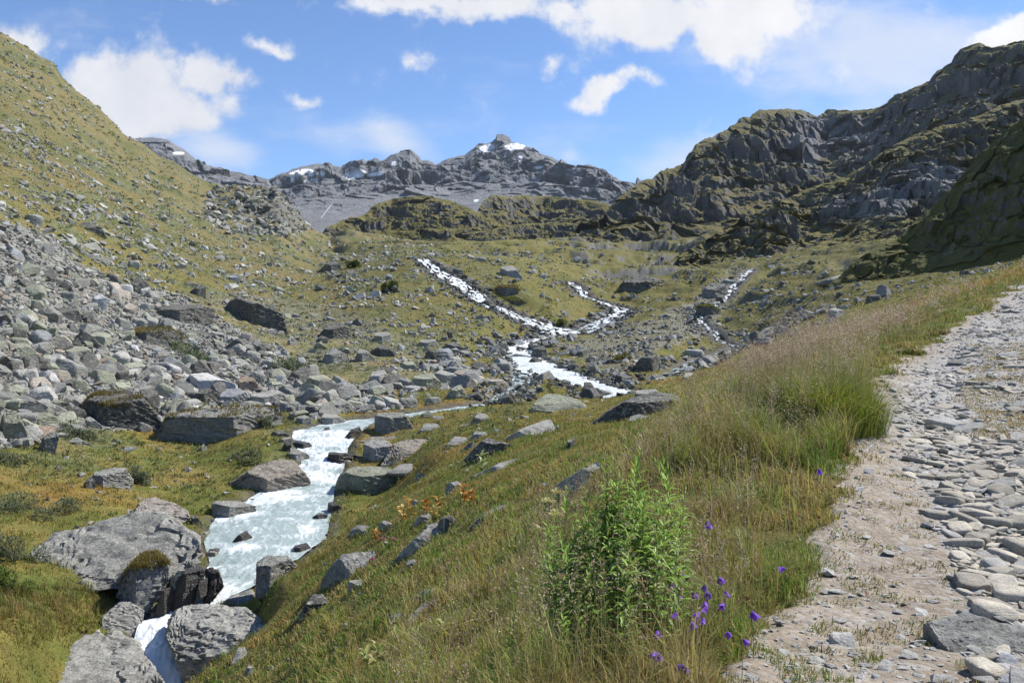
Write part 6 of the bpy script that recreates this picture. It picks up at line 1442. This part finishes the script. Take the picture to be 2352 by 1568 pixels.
for q, p in enumerate([c3(1155, 935), c3(1555, 1115), c3(1740, 1035), c3(1730, 425), c3(1500, 455), c3(1635, 655), c3(1455, 750), c9(920, 170), c9(1045, 220), c9(610, 160), c9(470, 165), c9(835, 295), c9(430, 345), c9(330, 585), c9(655, 720), c9(700, 750), c9(240, 1080), c9(940, 430), c9(190, 370), c9(575, 615), c9(130, 690), c9(240, 690), c9(345, 1070), c9(440, 985)]):
    clover(*p, BROWN[q % 3], 'withered brown clover head in the grass beside the sandy strip' if p[0] > 1690 else 'withered brown clover head in the grass around the harebells', rng.uniform(.9, 1.25), 'withered clover heads', 40)

# dry pale stalks lying or leaning in the grass
M_straw = mat_plain('dry_stalk', (.62, .54, .42))
for lab, a, b_, r_ in [('upper of two dashed pale dry stalks in the shade of the leafy clump', c3(400, 1215), c3(640, 1350), .003), ('lower parallel pale dry stalk in the shade of the leafy clump', c3(470, 1300), c3(600, 1360), .003), ('pale dry stalk lying level near the bottom edge', c3(430, 1432), c3(920, 1412), .003),
                       ('long pinkish dry stalk leaning above the harebells', c3(1480, 950), c3(1600, 660), .0018), ('pale straw lying across the upper sandy strip', c9(1155, 297), c9(1445, 234), .002), ('straw pointing out of the grass at the top of the sandy strip', c9(985, 165), c9(1085, 75), .0018), ('thin bent straw across the grass above the tall bank', (1430, 1050), (1490, 1010), .0018)]:
    pts = []
    for t in np.linspace(0, 1, 8):
        px = a[0] + (b_[0] - a[0]) * t; py = a[1] + (b_[1] - a[1]) * t; Yp = depth_at((a[0] + b_[0]) / 2, max(a[1], b_[1]) + 10) * .985
        pts.append(((px - CX) / F * Yp, Yp + .01 * math.sin(t * 7), (CY - py) / F * Yp + .012))
    sv, sf = tube(pts, r_, 5); tag(obj('dry_stalk', new_mesh('dry_stalk', sv, [sf], None, True, [M_straw])), lab, 'stalk')

# broad-leaved plants, some already yellow
def broad_plant(seed, cols, n=16, L0=.16, tall=.25):
    r = np.random.default_rng(seed + 900); t = np.linspace(0, 1, 6); ax = np.stack([.05 * t * r.normal(), .05 * t * r.normal(), t * tall], 1) if False else np.stack([t * r.normal(0, .03), t * r.normal(0, .03), t * tall], 1)
    sv, sf = tube(ax, .007 - .004 * t); st = new_mesh('stem', sv, [sf], {'col': np.repeat(np.array([cols[0]]) * .7, len(sv), 0)}, True, [M_herb])
    q = np.sort(r.uniform(.1, 1, n)); base = np.stack([np.interp(q, t, ax[:, k]) for k in range(3)], 1); a = np.arange(n) * 2.4; el = r.uniform(.3, 1.0, n)
    d = np.stack([np.cos(a) * np.cos(el), np.sin(a) * np.cos(el), np.sin(el)], 1)
    V, Fc = leaf_mesh(base, d, L0 * r.uniform(.6, 1.1, n), L0 * r.uniform(.28, .42, n), r.uniform(0, .5, n), r)
    c = np.array(cols)[r.integers(0, len(cols), n)] * r.uniform(.75, 1.2, (n, 1))
    return [('stem', st), ('leaves', new_mesh('leaves', V, [Fc], {'col': np.repeat(c, 12, 0)}, True, [M_herb]))]
c8 = lambda x, y: (784.4 + x * .3335, 1045.6 + y * .3335)
YEL = [(.50, .30, .06), (.55, .40, .14), (.42, .20, .04), (.30, .28, .07)]; ORA = [(.45, .20, .03), (.36, .14, .03), (.5, .3, .06)]; PGR = [(.34, .40, .15), (.20, .28, .08), (.42, .42, .2)]; LIM = [(.36, .38, .12), (.22, .30, .07), (.45, .40, .18)]
for q, (p, cols, lab, s) in enumerate([((430, 465), YEL, 'tall yellow-leaved plant at the left end of the brownish plant rock', 1.5), ((480, 420), YEL, 'bright yellow lily-like leaf rosette left of the brownish plant rock', 1.5), ((585, 395), ORA, 'orange-leaved plant behind the brownish plant rock', 1.2), ((675, 400), YEL, 'cream and yellow leaf rosette right of the brownish plant rock', 1.3),
                                 ((640, 460), YEL, 'half-green yellowing plant hanging over the rough ledge', 1.2), ((850, 330), ORA, 'orange-brown plant farthest right of the yellowing group', 1.3), ((900, 345), ORA, 'small orange-brown plant at the edge of the bright green grass', 1.0), ((770, 300), YEL, 'faded plant between grey squared rock and the orange-brown plants', .9),
                                 ((235, 600), ORA, 'little orange plant alone above the long near ledge', 1.0), ((975, 120), PGR, 'pale green large-leaved plant beside the long pale flat rock', 1.7), ((750, 120), PGR, 'small pale green plant in dry grass left of the large-leaved one', .9), ((270, 1420), LIM, 'yellow-green broad-leaved plant at the bottom of the slope', .75), ((340, 1340), LIM, 'lime-coloured leafy plant on the lower slope, above its yellow-green neighbour', .65),
                                 ((200, 1510), LIM, 'lowest yellow-green leafy plant near the bottom edge', .75), ((510, 1340), LIM, 'lime leafy plant under the purple grass heads', .65), ((720, 1290), LIM, 'pale-leaved plant right of the lime leafy plant', .6), ((1400, 640), LIM, 'pale heart-leaved plant at the foot of the leafy clump', .7), ((1450, 470), [(.08, .15, .03), (.12, .2, .04)], 'broad green-leaved plant left of the willowherb clump', 1.0)]):
    place_plant('leafy_plant', broad_plant(q, cols), at(*c8(*p)) - Vector((0, 0, .02)), s, rng.uniform(0, 6), lab, 'plant')
for q, (x, y, rock) in enumerate([(762, 1258, 0), (745, 1270, 0), (868, 1372, 1), (592, 1412, 2)]):      # pink flower cushions on the ledges
    b = at(c8(0, 0)[0] * 0 + [c3 and 880, 905, 855, 590][q], [1250, 1252, 1300, 1412][q]); root = empty('pink_flower', b)
    tag(root, ['pink flower cushion on top of the long near ledge', 'second pink flower cushion right on the long near ledge', 'pinkish flowers low on the side of the long near ledge', 'pink clover head beside the overhanging boulder'][q], 'flower')
    sv, sf = tube([(0, 0, -.03), (0, 0, .05), (.005, 0, .1)], .002, 4); obj('stem', new_mesh('stem', sv, [sf], None, True, [stem_m]), root)
    f = obj('flower_head', head_mesh(60 + q, 80, [(.5, .2, .28), (.6, .3, .38)], .045), root); f.location = (0, 0, .1)
for q, (p, lab) in enumerate([((1430, 310), 'pale yellow umbel of flowers at the upper left of the leafy clump'), ((1490, 250), 'highest pale yellow umbel behind the leafy clump'), ((1480, 400), 'lower cream umbel beside the broad green-leaved plant')]):
    px, py = c8(*p); Yp = depth_at(px, py + 160); b = at(px, py + 160, Yp); hgt = (CY - py) / F * Yp - b.z; root = empty('umbel_plant', b); tag(root, lab, 'plant')
    sv, sf = tube([(0, 0, -.03), (.01, 0, hgt * .5), (0, 0, hgt)], .003, 5); obj('stem', new_mesh('stem', sv, [sf], None, True, [stem_m]), root)
    r = np.random.default_rng(q); d = r.normal(size=(120, 3)); d[:, 2] = np.abs(d[:, 2]) * .35 + .25; d /= np.linalg.norm(d, axis=1, keepdims=True)
    V, Fc = leaf_mesh(d * .05 * r.uniform(.3, 1, (120, 1)), d, np.full(120, .016), np.full(120, .012), np.zeros(120), r)
    f = obj('flower_head', new_mesh('flower_head', V, [Fc], {'col': np.repeat(np.array([(.55, .5, .22)]) * r.uniform(.7, 1.2, (120, 1)), 12, 0)}, True, [M_petal]), root); f.location = (0, 0, hgt - .02)

# ------------------------------------------------------------------ shrubs
def leaf_cloud(n, rad, r, L, W, lumps=7):
    """leaves on short twigs spread through a lumpy low dome; radius (rx, ry, rz)"""
    c = r.uniform(-.75, .75, (lumps, 3)); c[:, 2] = r.uniform(.05, .55, lumps); s = r.uniform(.28, .5, lumps)
    k = r.integers(0, lumps, n); d = r.normal(size=(n, 3)); d /= np.linalg.norm(d, axis=1, keepdims=True)
    p = c[k] + d * (s[k] * r.uniform(.35, 1.0, n) ** .5)[:, None]; p[:, 2] = np.abs(p[:, 2]); p = p * np.array(rad)
    dd = d + r.normal(0, .6, (n, 3)); dd[:, 2] += .3
    return p, leaf_mesh(p, dd, L * r.uniform(.6, 1.3, n), W * r.uniform(.7, 1.3, n), np.zeros(n), r, fold=.1)
def shrub(px, py, w, hgt, n, col, label, deep=.8, name='shrub', L=None, Y=None):
    Yb = Y or depth_at(px, py); r = np.random.default_rng(int(px * 7 + py)); W = w / F * Yb / 2; Hh = hgt / F * Yb; D = W * deep
    x = (px - CX) / F * (Yb + D * .6); y = Yb + D * .6; b = Vector((x, y, float(ground_z(x, y)) - .05)); root = empty(name, b); tag(root, label, 'shrub')
    l = L or max(.05, .0030 * Yb); P, (V, Fc) = leaf_cloud(n, (W, D, Hh * 1.05), r, l, l * .42)
    V[:, 2] += np.repeat(ground_z(P[:, 0] + b.x, np.maximum(P[:, 1] + b.y, 1)) - b.z, 12) * .8
    c = mixc(col, np.array(col) * (1.5, 1.35, 1.5), r.uniform(0, 1, n)) * r.uniform(.7, 1.2, (n, 1))
    obj('foliage', new_mesh('foliage', V, [Fc], {'col': np.repeat(c, 12, 0)}, True, [M_heath]), root)
    vs, fs, off = [], [], 0
    for k in range(9):
        a = r.uniform(0, 6.28); q_ = np.array([math.cos(a) * W * .7, math.sin(a) * D * .7, Hh * .7]); sv, sf = tube([(0, 0, -.05), q_ * (.5, .5, .7), q_], [.012 * Yb / 30, .008 * Yb / 30, .004], 4)
        vs.append(sv); fs.append(sf + off); off += len(sv)
    obj('branches', new_mesh('branches', np.concatenate(vs), [np.concatenate(fs)], None, True, [M_bark]), root)
M_bark = mat_plain('bark', (.10, .085, .07))
GG = (.125, .155, .085); DG = (.055, .085, .02)
shrub(895, 672, 44, 22, 900, DG, 'round bright green juniper bush on the slope left of the cascade')
shrub(812, 616, 34, 16, 600, DG, 'smaller green bush on the upper slope near a dark rock')
shrub(100, 1190, 200, 42, 2600, GG, 'wide grey-green willow shrub in the left meadow above the huge slab')
shrub(215, 1225, 140, 26, 1400, GG, 'low silvery willow patch touching the top of the huge slab', .5)
shrub(30, 1300, 130, 75, 2600, GG, 'tall silvery willow shrub at the upper left of the huge slab')
shrub(20, 1370, 90, 70, 2000, (.085, .13, .03), 'greener willow shrub in front of the silvery one beside the huge slab')
shrub(320, 1115, 75, 42, 1300, GG, 'twiggy willow shrub right behind the lone meadow block')
shrub(185, 1010, 130, 34, 1700, GG, 'grey-green shrub between the leaning meadow slab and the big dark boulder')
shrub(672, 862, 110, 42, 1700, (.13, .17, .085), 'soft pale green shrub in the boulder field under the huge tilted block')
shrub(455, 835, 130, 28, 1500, (.12, .16, .07), 'spreading green shrub in a gap of the scree')
shrub(345, 950, 46, 60, 1300, DG, 'dark green creeping bush on the right flank of the big dark boulder', Y=43)
shrub(612, 985, 60, 30, 900, GG, 'small shrub under the right end of the layered outcrop')
shrub(470, 985, 120, 22, 1100, GG, 'low shrub in the meadow below the middle of the layered outcrop')
shrub(40, 1075, 130, 26, 1200, GG, 'flat shrub at the far left of the meadow below the scree')
shrub(560, 1062, 90, 22, 900, GG, 'silvery shrub on the bank left of the small waterfall')
shrub(905, 1066, 60, 16, 700, DG, 'dark green cushion at the foot of the pinkish tan boulder')
shrub(1290, 748, 26, 14, 400, (.12, .16, .03), 'small bright green bush between the two cascades')
shrub(1420, 832, 60, 22, 600, (.15, .15, .03), 'grassy green hummock shrub beside the rubble of the right slope')
# dwarf shrubs of the slopes, too many to count
def ground_cover():
    V, Fs, C, off = [], [], [], 0
    sh_ = fbm2(X, YY, 7, 4, 55) + .15 * fbm2(X, YY, .5, 3, 54)
    for n, reg, keep, L, col in [(6500, (-200, 1050, 45, 260), lambda i, j: (~SCA[j, i]) & (DW[j, i] > .8) & (sh_[j, i] > .12), .0026, (.20, .215, .11)), (700, (-200, 1050, 45, 300), lambda i, j: (~SCA[j, i]) & (DW[j, i] > .8), .0024, (.19, .19, .06)),
                                 (3000, (1000, 2352, 70, 300), lambda i, j: (DW[j, i] > .8) & (_rp[j, i] > .0) & (~SCC[j, i]), .0024, (.15, .155, .04)), (900, (0, 1200, 26, 55), lambda i, j: (DW[j, i] > .8) & (~SCA[j, i]), .0034, (.12, .145, .07))]:
        P, i, j = scatter(n, *reg, keep); m = 12
        s = (.0055 * P[:, 1] * rng.uniform(.6, 1.4, len(P))).clip(.12, .8)
        d = rng.normal(size=(len(P), m, 3)); d[..., 2] = np.abs(d[..., 2]); d /= np.linalg.norm(d, axis=-1, keepdims=True)
        p = (P[:, None] + d * s[:, None, None] * rng.uniform(.3, 1, (len(P), m, 1)) * (1, 1, .32)).reshape(-1, 3); dd = (d + rng.normal(0, .5, d.shape)).reshape(-1, 3)
        l = np.repeat(L * P[:, 1], m) * rng.uniform(.7, 1.3, len(p)); v, f = leaf_mesh(p, dd, l, l * .5, np.zeros(len(p)), rng, fold=.1)
        V.append(v); Fs.append(f + off); off += len(v); c = np.repeat(np.array(col) * rng.uniform(.75, 1.35, (len(P), 1)), m, 0) * rng.uniform(.8, 1.25, (len(p), 1)); C.append(np.repeat(c, 12, 0))
    o = obj('ground_cover', new_mesh('ground_cover', np.concatenate(V), [np.concatenate(Fs)], {'col': np.concatenate(C)}, True, [M_heath])); tag(o, 'low heath and dwarf shrubs dotted over the slopes', 'shrubbery', kind='stuff')
ground_cover()
